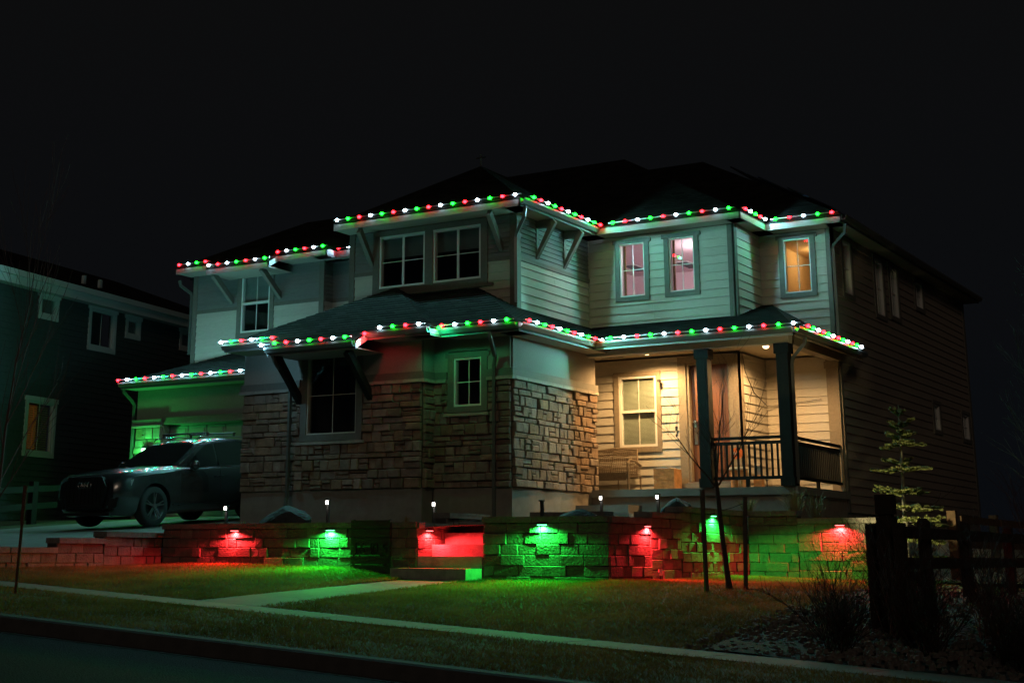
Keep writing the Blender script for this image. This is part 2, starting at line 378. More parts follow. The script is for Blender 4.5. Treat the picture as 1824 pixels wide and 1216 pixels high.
# centre bay side
pl=SP(-14.69)
siding(H,pl,25.6,28.85,5.985,6.86,GREY,(),.10); siding(H,pl,25.6,28.85,4.5,5.895,CREAM)
trim(pl,25.6,28.84,5.895,5.985,n=.036); trim(pl,25.557,25.72,4.6,6.86,n=.042); trim(pl,28.80,28.85,4.6,6.86,CREAM,.03)
for y in (26.45,27.68):
    mb=MB(); mb.hexa([(-14.68,y-.05,6.02),(-14.68,y+.05,6.02),(-14.66,y+.05,6.17),(-14.66,y-.05,6.17),(-14.20,y-.05,6.78),(-14.20,y+.05,6.78),(-14.28,y+.05,6.88),(-14.28,y-.05,6.88)])
    part('bracket',mb,TRIM); part('bracket',box(-14.69,-14.28,y-.055,y+.055,6.70,6.85),TRIM)
    trim(SP(-14.69),y-.05,y+.05,6.17,6.70,GREY,.04,'bracket_backing')
# upper window wall
pl=FP(28.85); WU=[(-13.90,-13.30,5.51,6.70),(-12.72,-12.13,5.52,6.71)]
siding(H,pl,-14.69,-11.23,4.42,6.86,CREAM,[cased(*w,C3) for w in WU])
for w in WU:
    wi=window(H,pl,*w,casing=C3,head=.05,fw=.03)
    cu=MB(); pl.box(cu,w[0]+.03,w[0]+.075,w[2],w[3],-.16,-.11); obj('curtain',cu,mat('brown_curtain',(.22,.10,.04),.9),wi)
trim(pl,-11.36,-11.212,4.6,6.86,n=.042); trim(SP(-11.23),28.808,28.93,4.6,6.86,n=.042)
trim(pl,-14.67,-11.38,4.83,4.93,CREAM,.03)
room(-15.6,-11.36,28.98,33.2,4.5,6.84,INT_P)
vm=mat('vent_grey',(.10,.10,.11),.7)
for (x0,x1,y0,y1) in ((-15.2,-14.85,31.6,32.5),(-13.95,-13.6,31.9,32.8)):
    v=MB(); v.box(x0,x1,y0,y1,6.815,6.83); vo=part('ceiling_vent',v,WHITE); 
    for k in range(7):
        q=y0+.05+(y1-y0-.1)*k/7; obj('vent_slot',box(x0+.04,x1-.04,q,q+.085,6.805,6.814),vm,vo)
# recess: upper side and back, porch side and back
pl=SP(-11.23)
siding(H,pl,28.85,30.35,4.42,6.86,CREAM); siding(H,pl,28.85,30.35,1.30,4.12,CREAM)
trim(pl,28.808,28.95,1.48,4.12,PTRIM,.042)
pl=FP(30.35); w3=(-10.67,-10.07,5.53,6.72)
siding(H,pl,-11.23,-9.6,4.42,6.86,CREAM,[cased(*w3,C3)]); window(H,pl,*w3,casing=C3,head=.05,fw=.03)
siding(H,pl,-11.23,-9.6,1.30,4.12,CREAM)
trim(pl,-9.72,-9.558,4.5,6.86,n=.042)
trim(pl,-9.86,-9.60,1.30,4.12,PTRIM,.10,'pilaster'); trim(pl,-9.89,-9.57,3.85,4.0,PTRIM,.13,'pilaster_cap')
room(-11.1,-9.73,30.48,34.2,4.5,6.84,INT_A)
# right side wall
pl=SP(-9.6); WR=[(30.97,31.56,5.56,6.73),(33.30,33.95,5.42,6.72),(34.50,35.15,5.54,6.72),(36.75,37.40,6.08,6.72),(37.63,38.20,3.10,3.75),(40.50,41.20,3.07,3.73)]
siding(H,pl,30.35,41.6,.9,6.86,SHADED,[cased(*w,C3) for w in WR])
part('foundation',box(-9.72,-9.62,30.3,41.6,-.3,.9),FOUND)
for w in WR: window(H,pl,*w,casing=C3,rows=2,cols=1 if w[1]-w[0]<.6 else 2,fw=.035)
trim(pl,30.308,30.44,.9,6.86,n=.042); trim(pl,41.46,41.63,.9,6.86,n=.042)
part('rear_wall',box(-26,-9.62,41.62,41.7,.0,6.9),SHADED)
room(-11.1,-9.73,34.3,41.5,4.5,6.84,INT_D,'upper_rooms')
# porch wall with door and window
pl=FP(28.85); wp=(-14.0,-13.11,2.26,3.77); cp=(.11,.10,.09,.11); dop=(-12.36,-11.50,1.50,3.92)
siding(H,pl,-16.5,-11.23,1.30,4.12,CREAM,[cased(*wp,cp),(-12.56,-11.34,1.28,4.08)])
wo_=window(H,pl,*wp,casing=cp,cas_m=PTRIM,midrail=True,fw=.055,blind=(2.33,3.72,BLIND),bn=-.075)
trim(pl,-11.335,-11.19,1.30,4.12,PTRIM,.042)
room(-15.5,-12.8,28.98,30.3,1.4,4.1,INT_D)
dr=MB(); pl.box(dr,-12.60,-12.42,1.30,4.10,-.01,.05); pl.box(dr,-11.46,-11.335,1.30,4.10,-.01,.05); pl.box(dr,-12.42,-11.46,3.96,4.10,-.01,.05); pl.box(dr,-12.42,-12.36,1.46,3.96,-.16,.02); pl.box(dr,-11.50,-11.46,1.46,3.96,-.16,.02); pl.box(dr,-12.36,-11.50,3.92,3.96,-.16,.02)
df=part('door_frame',dr,PTRIM)
ds=MB(); pl.box(ds,-12.36,-11.50,1.50,3.92,-.14,-.09); dd=part('front_door',ds,DOORM)
for u0,u1,z0,z1 in ((-12.24,-11.98,3.56,3.78),(-11.88,-11.62,3.56,3.78),(-12.24,-11.98,2.50,3.44),(-11.88,-11.62,2.50,3.44),(-12.24,-11.98,1.70,2.36),(-11.88,-11.62,1.70,2.36)):
    q=MB(); pl.box(q,u0,u1,z0,z1,-.09,-.082); pl.box(q,u0+.05,u1-.05,z0+.05,z1-.05,-.082,-.066); obj('door_panel',q,DOORM,dd)
q=MB(); pl.box(q,-12.31,-12.25,2.28,2.72,-.09,-.075); q.tube([pl.p(-12.28,2.62,-.07),pl.p(-12.28,2.60,-.02),pl.p(-12.28,2.40,-.02),pl.p(-12.28,2.36,-.07)],.013,6); q.lathe(pl.p(-12.28,2.74,-.055),[(.03,-.02),(.03,.02)],10,'y'); obj('handle',q,METAL,dd)
part('door_threshold',box(-12.60,-11.335,28.60,28.86,1.31,1.465),CONC); part('door_sill',box(-12.40,-11.46,28.70,28.86,1.466,1.50),METAL)
q=MB(); pl.box(q,-12.70,-12.655,2.50,2.66,.018,.04); bo=part('doorbell',q,BLACK); q=MB(); pl.box(q,-12.695,-12.66,2.50,2.56,.04,.046); obj('button',q,WHITE,bo)
# porch slab, posts, beam, ceiling
part('porch_slab',box(-16.4,-9.52,27.18,30.35,1.155,1.30),CONC)
part('porch_footing',box(-16.3,-9.60,27.28,30.30,.3,1.154),FOUND)
st=part('porch_step',box(-13.95,-12.75,26.55,27.17,.3,.98),CONC); part('porch_step',box(-13.75,-12.55,26.15,26.549,.3,.80),CONC)
for x in (-11.33,-9.68):
    p=part('porch_post',box(x-.115,x+.115,27.09,27.31,1.302,3.99),POST); obj('post_cap',box(x-.15,x+.15,27.06,27.34,3.80,3.992),POST,p); obj('post_base',box(x-.14,x+.14,27.07,27.33,1.303,1.47),POST,p)
part('porch_beam',box(-13.88,-9.53,27.08,27.32,3.995,4.16),CREAM); part('porch_beam',box(-9.76,-9.54,27.33,30.34,3.995,4.16),PTRIM)
part('porch_ceiling',box(-16.4,-9.25,26.56,30.4,4.165,4.185),mat('porch_ceiling_paint',(.55,.47,.33),.8))
rl=part('railing',box(-11.21,-9.80,27.17,27.23,2.20,2.255),POST); obj('rail',box(-11.21,-9.80,27.18,27.22,2.10,2.16),POST,rl); obj('rail',box(-11.21,-9.80,27.17,27.23,1.44,1.50),POST,rl)
obj('rail_foot',box(-10.55,-10.48,27.17,27.23,1.302,1.44),POST,rl)
bx=MB().box(-.018,.018,-.018,.018,1.50,2.10); 
for k in range(12):
    x=-11.15+k*.114; obj('baluster',box(x-.018,x+.018,27.182,27.218,1.50,2.10),POST,rl)
rs=part('railing',box(-9.70,-9.64,27.32,30.24,2.20,2.255),POST); obj('rail',box(-9.69,-9.65,27.32,30.24,2.10,2.16),POST,rs); obj('rail',box(-9.70,-9.64,27.32,30.24,1.44,1.50),POST,rs)
obj('rail_foot',box(-9.70,-9.64,28.75,28.81,1.302,1.44),POST,rs)
for k in range(25):
    y=27.42+k*.114; obj('baluster',box(-9.688,-9.652,y-.018,y+.018,1.50,2.10),POST,rs)
# upper left wing
pl=FP(28.3); wl_=(-24.33,-23.39,5.43,6.94)
siding(H,pl,-25.95,-21.7,6.135,7.05,GREY,[(-24.45,-23.27,5.3,7.2)],.10); siding(H,pl,-25.95,-21.7,4.3,6.045,CREAM,[(-24.45,-23.27,5.3,7.1)])
trim(pl,-25.83,-24.45,6.045,6.135); trim(pl,-23.27,-21.83,6.045,6.135)
trim(pl,-25.97,-25.83,4.3,7.05,n=.042); trim(pl,-21.83,-21.682,4.3,7.05,n=.042)
window(H,pl,*wl_,casing=(.13,.13,.10,.12),midrail=True,blind=(6.24,6.88,mat('pale_blind',(.42,.44,.42),.7)),fw=.05)
room(-24.6,-23.1,28.43,30.4,5.0,7.0,INT_D)
siding(H,SP(-21.7),28.3,28.64,6.135,7.05,GREY,(),.10); siding(H,SP(-21.7),28.3,28.64,4.3,6.045,CREAM); trim(SP(-21.7),28.3,28.63,6.045,6.135)
siding(H,FP(28.64),-21.7,-18.9,6.135,7.05,GREY,(),.10); siding(H,FP(28.64),-21.7,-18.9,4.3,6.045,CREAM); trim(FP(28.64),-21.69,-18.9,6.045,6.135)
part('left_wall',box(-25.96,-25.9,28.42,41.6,.8,7.05),CREAM)
for x in (-24.62,-23.05):
    mb=MB(); mb.hexa([(x-.05,28.25,6.2),(x+.05,28.25,6.2),(x+.05,28.26,6.36),(x-.05,28.26,6.36),(x-.05,27.45,6.80),(x+.05,27.45,6.80),(x+.05,27.55,6.92),(x-.05,27.55,6.92)]); part('bracket',mb,TRIM)
# garage
pl=FP(26.85); mb=MB()
for a,b,c,d in subtract((-26.36,-19.2,.84,4.05),[(-25.42,-20.6,.80,3.08)]): pl.box(mb,a,b,c,d,-.2,0)
part('garage_wall',mb,STUCCO)
part('garage_side_wall',box(-26.355,-26.2,27.06,28.6,.84,4.05),STUCCO)
trim(pl,-25.46,-20.5,3.08,3.245,TRIM,.05,'garage_header'); trim(pl,-26.40,-25.44,3.07,3.215,TRIM,.10,'column_band')
gd=part('garage_door',box(-25.42,-20.6,27.07,27.11,.86,3.08),mat('garage_door_paint',(.30,.31,.28),.6))
for r in range(4):
    for c in range(8):
        a=-25.36+c*.595; z=.92+r*.545; q=MB().box(a,a+.53,27.055,27.069,z,z+.48); q.box(a+.06,a+.47,27.045,27.054,z+.06,z+.42); obj('door_panel',q,MATS['garage_door_paint'],gd)
# ------------------------------------------------------------------ stone
STN=[]
def stones(pl,u0,u1,z0,z1,ops,depth=.06,seed=0,parent=None):
    R=random.Random(seed); z=z0
    while z<z1-.03:
        h=R.choice((.10,.12,.15,.17,.20,.22))
        if z1-(z+h)<.08: h=z1-z
        u=u0-R.uniform(0,.0)
        while u<u1-.02:
            w=R.uniform(.14,.30)+ (R.uniform(0,.24) if h<.18 else 0)
            if u1-(u+w)<.12: w=u1-u
            cells=[(u,u+w,z,z+h)]
            if h>=.17 and R.random()<.33: k=R.uniform(.35,.65); cells=[(u,u+w,z,z+h*k),(u,u+w,z+h*k,z+h)]
            for cc in cells:
                for a,b,c,d in subtract(cc,ops):
                    if b-a<.05 or d-c<.035: continue
                    g=.0065; a+=g;b-=g;c+=g;d-=g
                    if b-a<.03 or d-c<.02: continue
                    j=lambda s=.006:R.uniform(-s,s)
                    D=depth*R.uniform(.55,1.45); i=min(.014,(b-a)*.2,(d-c)*.2)
                    q=MB(); ring=[(a+j(),c+j()),(b+j(),c+j()),(b+j(),d+j()),(a+j(),d+j())]
                    inn=[(a+i+j(),c+i+j()),(b-i+j(),c+i+j()),(b-i+j(),d-i+j()),(a+i+j(),d-i+j())]
                    q.v=[pl.p(x,y,-.005) for x,y in ring]+[pl.p(x,y,D-.016) for x,y in ring]+[pl.p(x,y,D+j(.010)) for x,y in inn]
                    q.f=[(k,(k+1)%4,4+(k+1)%4,4+k) for k in range(4)]+[(4+k,4+(k+1)%4,8+(k+1)%4,8+k) for k in range(4)]+[(8,9,10),(8,10,11)]
                    STN.append(((b-a)*(d-c),q,parent))
            u+=w
        z+=h
def block_wall(pl,u0,u1,win=None,cas=None,seed=1,ledge=True,e0=0,e1=0):
    ops=[cas] if cas else []; hole=[win] if win else []
    mb=MB()
    for a,b,c,d in subtract((u0,u1,1.237,4.15),hole): pl.box(mb,a,b,c,d,-.16,0)
    w=part('wall',mb,MORTAR)
    for a,b,c,d in subtract((u0,u1,3.446,4.16),ops): mb=MB(); pl.box(mb,a,b,c,d,.001,.03); obj('stucco_panel',mb,STUCCO,w)
    f=MB(); pl.box(f,u0,u1,.30,1.236,-.16,-.004); part('foundation',f,FOUND)
    stones(pl,u0,u1,1.24,3.235,ops,seed=seed,parent=w)
    for a,b,c,d in subtract((u0-e0,u1+e1,3.302,3.445),ops): mb=MB(); pl.box(mb,a,b,c,d,-.01,.075); obj('belt_board',mb,TRIM,w)
    R=random.Random(seed); u=u0-e0*1.3
    while u<u1-.02:
        t=min(R.uniform(.42,.60),u1+e1*1.3-u)
        for a,b,c,d in subtract((u,u+t-.008,3.238,3.301),ops):
            if b-a>.04: q=MB(); pl.box(q,a,b,c,d,-.01,.105+R.uniform(-.008,.008),.095); obj('ledge_stone',q,SILL,w)
        u+=t
    return w
big=(-18.44,-17.20,2.33,3.89); sml=(-15.17,-14.54,2.77,3.71)
block_wall(FP(23.8),-20.28,-18.70,seed=3,e0=.06)
block_wall(FP(23.6),-18.69,-15.65,big,(-18.60,-17.04,2.20,4.3),seed=5,e1=.08)
block_wall(FP(24.0),-15.64,-13.9,sml,(-15.31,-14.40,2.64,3.84),seed=8,e1=.08)
block_wall(SP(-15.65),23.62,23.99,seed=11)
block_wall(SP(-13.9),24.02,27.45,seed=13,e1=.05)
part('rear_wall',box(-20.1,-13.92,27.3,27.44,.4,4.15),STUCCO)
part('left_wall',box(-20.27,-20.1,23.97,28.6,.4,4.15),STUCCO)
window(H,FP(23.6),*big,casing=(.15,.15,.18,.13),fw=.028,frame_m=mat('tan_frame',(.55,.52,.44),.5),mw=.006,mh=.006)
window(H,FP(24.0),*sml,casing=(.13,.13,.10,.11),head=.05,fw=.04)
room(-18.7,-17.0,23.78,25.4,1.4,4.1,INT_D); room(-15.4,-14.2,24.18,25.4,1.4,4.1,INT_D)
for a,b,z,Y in ((-18.66,-16.98,2.165,23.6),(-15.36,-14.36,2.62,24.0)):
    q=MB(); FP(Y).box(q,a,b,z-.035,z+.02,-.01,.10); part('stone_sill',q,SILL)
stones(FP(26.85),-26.33,-25.46,.90,3.02,[],.07,21,H)
q=MB(); FP(26.85).box(q,-26.40,-25.44,3.022,3.068,-.02,.13); part('ledge_stone',q,SILL)
STN.sort(key=lambda t:-t[0])
for i,(ar,q,pa) in enumerate(STN[:300]): obj('stone',q,STONE,pa or H)
rest=MB()
for ar,q,pa in STN[300:]: rest.add(q.v,q.f)
if rest.v: ro=part('small_stones',rest,STONE); ro['kind']='stuff'
# downspout helper
def spout(pts,r=.042): q=MB(); q.tube(pts,r,4); return part('downspout',q,GUT)
spout([(-14.0,23.36,4.08),(-14.0,23.40,3.98),(-14.18,23.88,3.66),(-14.22,23.90,3.5),(-14.22,23.88,.5)])
spout([(-18.62,22.66,3.86),(-18.62,22.72,3.74),(-18.78,23.44,3.30),(-18.79,23.46,3.15),(-18.79,23.46,1.1),(-18.74,23.36,.95),(-18.70,23.3,.55)])
spout([(-14.22,25.16,6.86),(-14.24,25.18,6.68),(-14.62,25.52,6.45),(-14.66,25.53,6.35),(-14.66,25.53,5.0)])
spout([(-9.17,30.0,6.86),(-9.2,30.03,6.68),(-9.52,30.24,6.48),(-9.55,30.26,6.4),(-9.55,30.26,4.5)])
spout([(-9.18,27.05,4.08),(-9.20,27.06,3.95),(-9.50,27.22,3.72),(-9.53,27.23,3.6),(-9.53,27.23,1.35)])
spout([(-26.4,26.36,3.98),(-26.4,26.4,3.88),(-26.42,26.7,3.7),(-26.44,26.82,3.6),(-26.44,26.82,1.0)])
spout([(-26.05,27.8,6.88),(-26.05,27.86,6.75),(-26.0,28.2,6.6),(-26.0,28.24,6.5),(-26.0,28.24,5.0)])
# ------------------------------------------------------------------ roofs
def roof(polys,name='roof',t=.045):
    mb=MB()
    for P in polys:
        k=len(mb.v); n=len(P); mb.v+=[tuple(p) for p in P]+[(p[0],p[1],p[2]-t) for p in P]
        mb.f.append(tuple(range(k,k+n))); mb.f.append(tuple(range(k+n,k+2*n))[::-1])
        for i in range(n): mb.f.append((k+i,k+n+i,k+n+(i+1)%n,k+(i+1)%n))
    return part(name,mb,ROOF)
def courses(P,up,name='shingle_course',step=.14,parent=None):
    """raised shingle edges along a roof face; P polygon, up = uphill unit vector in plan; drawn as thin steps"""
    xs=[(p[0]*up[0]+p[1]*up[1]) for p in P]; lo,hi=min(xs),max(xs); perp=(-up[1],up[0]); mb=MB()
    n=Vector((0,0,0)); A,B,Cc=[Vector(p) for p in P[:3]]; n=(B-A).cross(Cc-A).normalized(); n=n if n.z>0 else -n
    def cut(s):
        hit=[]
        for i in range(len(P)):
            a,b=Vector(P[i]),Vector(P[(i+1)%len(P)]); da=a.x*up[0]+a.y*up[1]-s; db=b.x*up[0]+b.y*up[1]-s
            if (da<0)!=(db<0): hit.append(a+(b-a)*(da/(da-db)))
        return sorted(hit,key=lambda v:v.x*perp[0]+v.y*perp[1])
    s=lo+step*.5
    while s<hi-.02:
        h1=cut(s); h2=cut(min(s+step*.97,hi-.004))
        if len(h1)==2 and len(h2)==2:
            a,b=h1; c,d=h2
            mb.add([a+n*.001,b+n*.001,b+n*.012,a+n*.012,d+n*.001,c+n*.001],[(0,1,2,3),(3,2,4,5)])
        s+=step
    return obj(name,mb,ROOF,parent) if mb.v else None
ZE=7.04; pc=.64; p1=.59
cx=-16.6; ca=25.0+2.35; cz=ZE+pc*2.35
rc=roof([[(-18.95,25.0,ZE),(-14.25,25.0,ZE),(cx,ca,cz)],[(-14.25,25.0,ZE),(-14.25,30.2,ZE),(cx,31.2,cz),(cx,ca,cz)],[(-18.95,31,ZE),(-18.95,25.0,ZE),(cx,ca,cz),(cx,31.2,cz)]])
my=28.35+5.0; mz=ZE+p1*5.0
roof([[(-26.2,28.35,ZE),(-10.87,28.35,ZE),(-15.87,my,mz),(-22,my,mz)],[(-10.87,28.35,ZE),(-10.87,36,ZE),(-15.87,36,mz),(-15.87,my,mz)],[(-26.2,40,ZE),(-26.2,28.35,ZE),(-22,my,mz),(-22,40,mz)]])
r2z=ZE+p1*5.2
roof([[(-17,29.85,ZE),(-9.2,29.85,ZE),(-14.4,35.05,r2z),(-17,35.05,r2z)],[(-9.2,29.85,ZE),(-9.2,41.9,ZE),(-14.4,37,r2z),(-14.4,35.05,r2z)],[(-9.2,41.9,ZE),(-26,41.9,ZE),(-20,37,r2z),(-14.4,37,r2z)]])
uz=7.21; pu=.58
roof([[(-26.1,27.7,uz),(-18.9,27.7,uz),(-18.9,30.1,uz+pu*2.4),(-23.7,30.1,uz+pu*2.4)],[(-26.1,33,uz),(-26.1,27.7,uz),(-23.7,30.1,uz+pu*2.4),(-23.7,33,uz+pu*2.4)],[(-24.75,27.35,uz-.203),(-22.72,27.35,uz-.203),(-22.72,27.72,uz+.02),(-24.75,27.72,uz+.02)]])
PB=.53; zl=4.22
A_f=[(-20.2,23.0,zl),(-15.1,23.0,zl),(-17.65,25.55,zl+PB*2.55)]
A_r=[(-15.1,23.0,zl),(-15.1,25.6,zl),(-17.65,25.6,zl+PB*2.55),(-17.65,25.55,zl+PB*2.55)]
A_l=[(-20.2,25.6,zl),(-20.2,23.0,zl),(-17.65,25.55,zl+PB*2.55),(-17.65,25.6,zl+PB*2.55)]
Q_f=[(-18.72,22.6,zl-PB*.4),(-16.55,22.6,zl-PB*.4),(-16.55,23.02,zl+.012),(-18.72,23.02,zl+.012)]
B_f=[(-17.3,23.4,zl),(-13.4,23.4,zl),(-15.62,25.62,zl+PB*2.22),(-17.3,25.62,zl+PB*2.22)]
B_s=[(-13.4,23.4,zl),(-13.4,27.85,zl),(-14.70,28.85,zl+PB*1.3),(-15.62,28.85,zl+PB*2.22),(-15.62,25.62,zl+PB*2.22)]
rb=roof([A_f,A_r,A_l,Q_f,B_f,B_s])
for P,u in ((A_f,(0,1)),(A_r,(-1,0)),(A_l,(1,0)),(B_f,(0,1)),(B_s,(-1,0))): courses(P,u,parent=rb)
pz=(5.32-zl)/3.85
D_f=[(-14.6,26.5,zl),(-9.2,26.5,zl),(-11.0,30.36,zl+pz*3.86),(-11.23,30.36,zl+pz*3.86),(-14.6,30.0,zl+pz*3.5)]
D_s=[(-9.2,26.5,zl),(-9.2,30.75,zl),(-9.58,30.75,zl+.22),(-11.0,30.36,zl+pz*3.86)]
rd=roof([D_f,D_s]); courses(D_f,(0,1),parent=rd)
zg=4.12; G_f=[(-26.43,26.3,zg),(-19.0,26.3,zg),(-19.0,28.4,zg+.42*2.1),(-24.33,28.4,zg+.42*2.1)]
rg=roof([G_f,[(-26.43,29,zg),(-26.43,26.3,zg),(-24.33,28.4,zg+.42*2.1),(-24.33,29,zg+.42*2.1)]]); courses(G_f,(0,1),parent=rg)
# ------------------------------------------------------------------ eaves: fascia, soffit, gutter
def eaveF(Y,x0,x1,zt,wallY,h=.175,gut=False,fm=None):
    part('fascia',box(x0,x1,Y,Y+.03,zt-h,zt-.012),fm or FASC); part('soffit',box(x0,x1,Y+.031,wallY,zt-h+.012,zt-h+.03),SOFF)
    if gut: gutter([(x0,Y),(x1,Y)],(0,-1),zt)
def eaveS(X,y0,y1,zt,wallX,h=.175,gut=False,fm=None):
    part('fascia',box(X-.03,X,y0,y1,zt-h,zt-.012),fm or FASC); part('soffit',box(wallX,X-.031,y0,y1,zt-h+.012,zt-h+.03),SOFF)
    if gut: gutter([(X,y0),(X,y1)],(1,0),zt)
def gutter(ab,n,zt):
    (x0,y0),(x1,y1)=ab; mb=MB(); pr=[(.002,-.02),(.002,-.13),(.07,-.13),(.115,-.06),(.115,-.02),(.105,-.02),(.105,-.055),(.066,-.118),(.012,-.118),(.012,-.02)]
    k=len(pr); mb.v=[(x+n[0]*d,y+n[1]*d,zt+h) for x,y in ab for d,h in pr]
    mb.f=[(i,(i+1)%k,k+(i+1)%k,k+i) for i in range(k)]+[tuple(range(k))[::-1],tuple(range(k,2*k))]
    part('gutter',mb,GUT)
eaveF(25.0,-18.95,-14.25,ZE,25.6); eaveS(-14.25,25.0,28.38,ZE,-14.69,gut=True)
eaveF(28.35,-14.25,-10.87,ZE,28.85); eaveS(-10.87,28.35,29.88,ZE,-11.23); eaveF(29.85,-10.87,-9.2,ZE,30.35); eaveS(-9.2,29.85,41.9,ZE,-9.6,gut=True)
eaveF(27.7,-26.1,-24.75,uz,28.3); eaveF(27.35,-24.75,-22.72,uz-.2,28.3); eaveF(27.7,-22.72,-21.2,uz,28.3); eaveS(-21.2,27.7,28.12,uz,-21.7); eaveF(28.1,-21.2,-18.9,uz,28.64)
q=MB(); q.hexa([(-22.75,27.35,uz-.375),(-22.72,27.35,uz-.375),(-22.72,27.75,uz-.165),(-22.75,27.75,uz-.165),(-22.75,27.35,uz-.20),(-22.72,27.35,uz-.20),(-22.72,27.75,uz+.01),(-22.75,27.75,uz+.01)]); part('rake_board',q,FASC)
eaveF(26.3,-26.43,-19.2,zg,26.85,gut=True)
eaveF(23.0,-20.2,-18.72,zl,23.8,gut=True); eaveF(22.6,-18.72,-16.55,zl-.212,23.6,gut=True); eaveF(23.0,-16.55,-15.1,zl,23.6,gut=True); eaveS(-15.1,23.0,23.42,zl,-15.65); eaveF(23.4,-15.1,-13.4,zl,24.0,gut=True); eaveS(-13.4,23.4,27.85,zl,-13.9,gut=True)
part('fascia',box(-13.9,-13.4,27.82,27.85,zl-.175,zl-.012),FASC)
q=MB(); q.hexa([(-16.58,22.6,zl-.39),(-16.55,22.6,zl-.39),(-16.55,23.04,zl-.16),(-16.58,23.04,zl-.16),(-16.58,22.6,zl-.212),(-16.55,22.6,zl-.212),(-16.55,23.04,zl+.012),(-16.58,23.04,zl+.012)]); part('rake_board',q,WHITE)
for x in (-18.62,-16.86):
    mb=MB(); mb.hexa([(x-.06,23.55,2.95),(x+.06,23.55,2.95),(x+.06,23.56,3.13),(x-.06,23.56,3.13),(x-.06,22.72,3.78),(x+.06,22.72,3.78),(x+.06,22.86,3.88),(x-.06,22.86,3.88)]); part('bracket',mb,POST)
eaveF(26.5,-13.4,-9.2,zl,26.56,gut=True,fm=CREAM); eaveS(-9.2,26.5,30.75,zl,-9.26,gut=True,fm=PTRIM)
# ------------------------------------------------------------------ rooms' lamps and porch lamp
def lamp(kind,name,loc,power,col,rad=.05,parent=None,direction=None,size=None,blend=.5):
    l=bpy.data.lights.new(name,kind); l.energy=power; l.color=col
    if kind!='AREA': l.shadow_soft_size=rad
    o=bpy.data.objects.new(name,l); COL.objects.link(o)
    if direction: o.rotation_euler=Vector(direction).to_track_quat('-Z','Y').to_euler()
    if size: l.spot_size=math.radians(size); l.spot_blend=blend
    if parent is not None: o.parent=parent; o.location=Vector(loc)-woff(parent)
    else: o.location=loc
    return o
def ceiling_lamp(label,loc,power,col,m,spot=None):
    t=thing('ceiling_lamp',label,'lamp',loc); x,y,z=loc
    obj('lamp_base',MB().lathe((x,y,z),[(.07,0),(.07,-.02)],14),WHITE,t); obj('lamp_shade',MB().lathe((x,y,z-.021),[(.065,0),(.06,-.03),(.03,-.05)],14),m,t)
    lamp('SPOT' if spot else 'POINT','lamp_light',(x,y,z-.10),power,col,.06,t,(0,0,-1) if spot else None,spot,.5); return t
ceiling_lamp('porch ceiling lamp above the wicker bench',(-12.95,28.05,4.163),440,(1,.57,.21),glow('porch_lamp_glow',(1,.66,.32),6),165)
ceiling_lamp('porch ceiling lamp near the corner post',(-10.45,28.35,4.163),400,(1,.56,.21),MATS['porch_lamp_glow'],165)
ceiling_lamp('ceiling lamp in the pink lit upstairs room',(-12.4,30.4,6.82),260,(1,.74,.80),glow('room_lamp_glow',(1,.8,.85),6))
ceiling_lamp('ceiling lamp in the amber lit upstairs room',(-10.5,32.2,6.82),30,(1,.60,.24),glow('amber_lamp_glow',(1,.6,.3),5))
# ------------------------------------------------------------------ eave light strings
LC={'R':(1,.035,.05),'G':(.01,1,.38),'W':(.31,.76,1)}
LP={"R":3.5,"G":39,"W":94}; BUL={'R':glow('red_led',(1,.007,.012),36),'G':glow('green_led',(.003,1,.011),42),'W':glow('white_led',(.62,.85,1),34)}
LD={}
for k in 'RGW':
    l=bpy.data.lights.new('led_'+k,'SPOT'); l.energy=LP[k]; l.color=LC[k]; l.shadow_soft_size=.03; l.spot_size=math.radians(176); l.spot_blend=.12; LD[k]=l
bm_=MB().lathe((0,0,0),[(.012,.030),(.030,.020),(.038,0),(.030,-.020),(.012,-.030)],12)
BME={}
for k in 'RGW':
    me=bpy.data.meshes.new('bulb'); me.from_pydata(bm_.v,[],bm_.f); me.materials.append(BUL[k]); [setattr(p,'use_smooth',True) for p in me.polygons]; BME[k]=me
TRACK=mat('aluminium_track',(.45,.45,.45),.35,metal=.8)
LO={}
for k in 'RGW':
    l=bpy.data.lights.new('led_open_'+k,'POINT'); l.energy=LP[k]*.26; l.color=LC[k]; l.shadow_soft_size=.03; LO[k]=l
def string(label,runs,omni=False):
    """runs: list of (p0,p1,n,colours,outward) - n bulbs from p0 to p1"""
    t=thing('light_string',label,'light string',runs[0][0],'permanent eave light strings')
    for run in runs:
        p0,p1,n,cols,out=run[:5]; boost=run[5] if len(run)>5 else 0
        a,b=Vector(p0),Vector(p1); d=(b-a).normalized() if n>1 else Vector((1,0,0)); o3=Vector((out[0],out[1],0))
        q=MB(); s=a-d*.12-o3*.02; e_=b+d*.12-o3*.02; w=o3*.022
        q.hexa([s-w+Vector((0,0,.0)),e_-w,e_+w,s+w,s-w+Vector((0,0,.018)),e_-w+Vector((0,0,.018)),e_+w+Vector((0,0,.018)),s+w+Vector((0,0,.018))])
        obj('track',q,TRACK,t)
        for i in range(n):
            p=a+(b-a)*(i/(n-1) if n>1 else 0); k=cols[i%len(cols)]
            bo=bpy.data.objects.new('bulb',BME[k]); COL.objects.link(bo); bo.parent=t; bo.location=p+o3*.020-woff(t)
            lo=bpy.data.objects.new('led_light',(LO if omni else LD)[k]); COL.objects.link(lo); lo.parent=t; lo.location=p+o3*.045+Vector((0,0,.055 if omni else -.01))-woff(t)
            if boost:
                l2=LO[k].copy(); l2.energy=boost; lo.data=l2; lo.location=p+o3*.05+Vector((0,0,-.045))-woff(t)
            lo.rotation_euler=Vector((out[0],out[1],-.16)).to_track_quat('-Z','Y').to_euler()
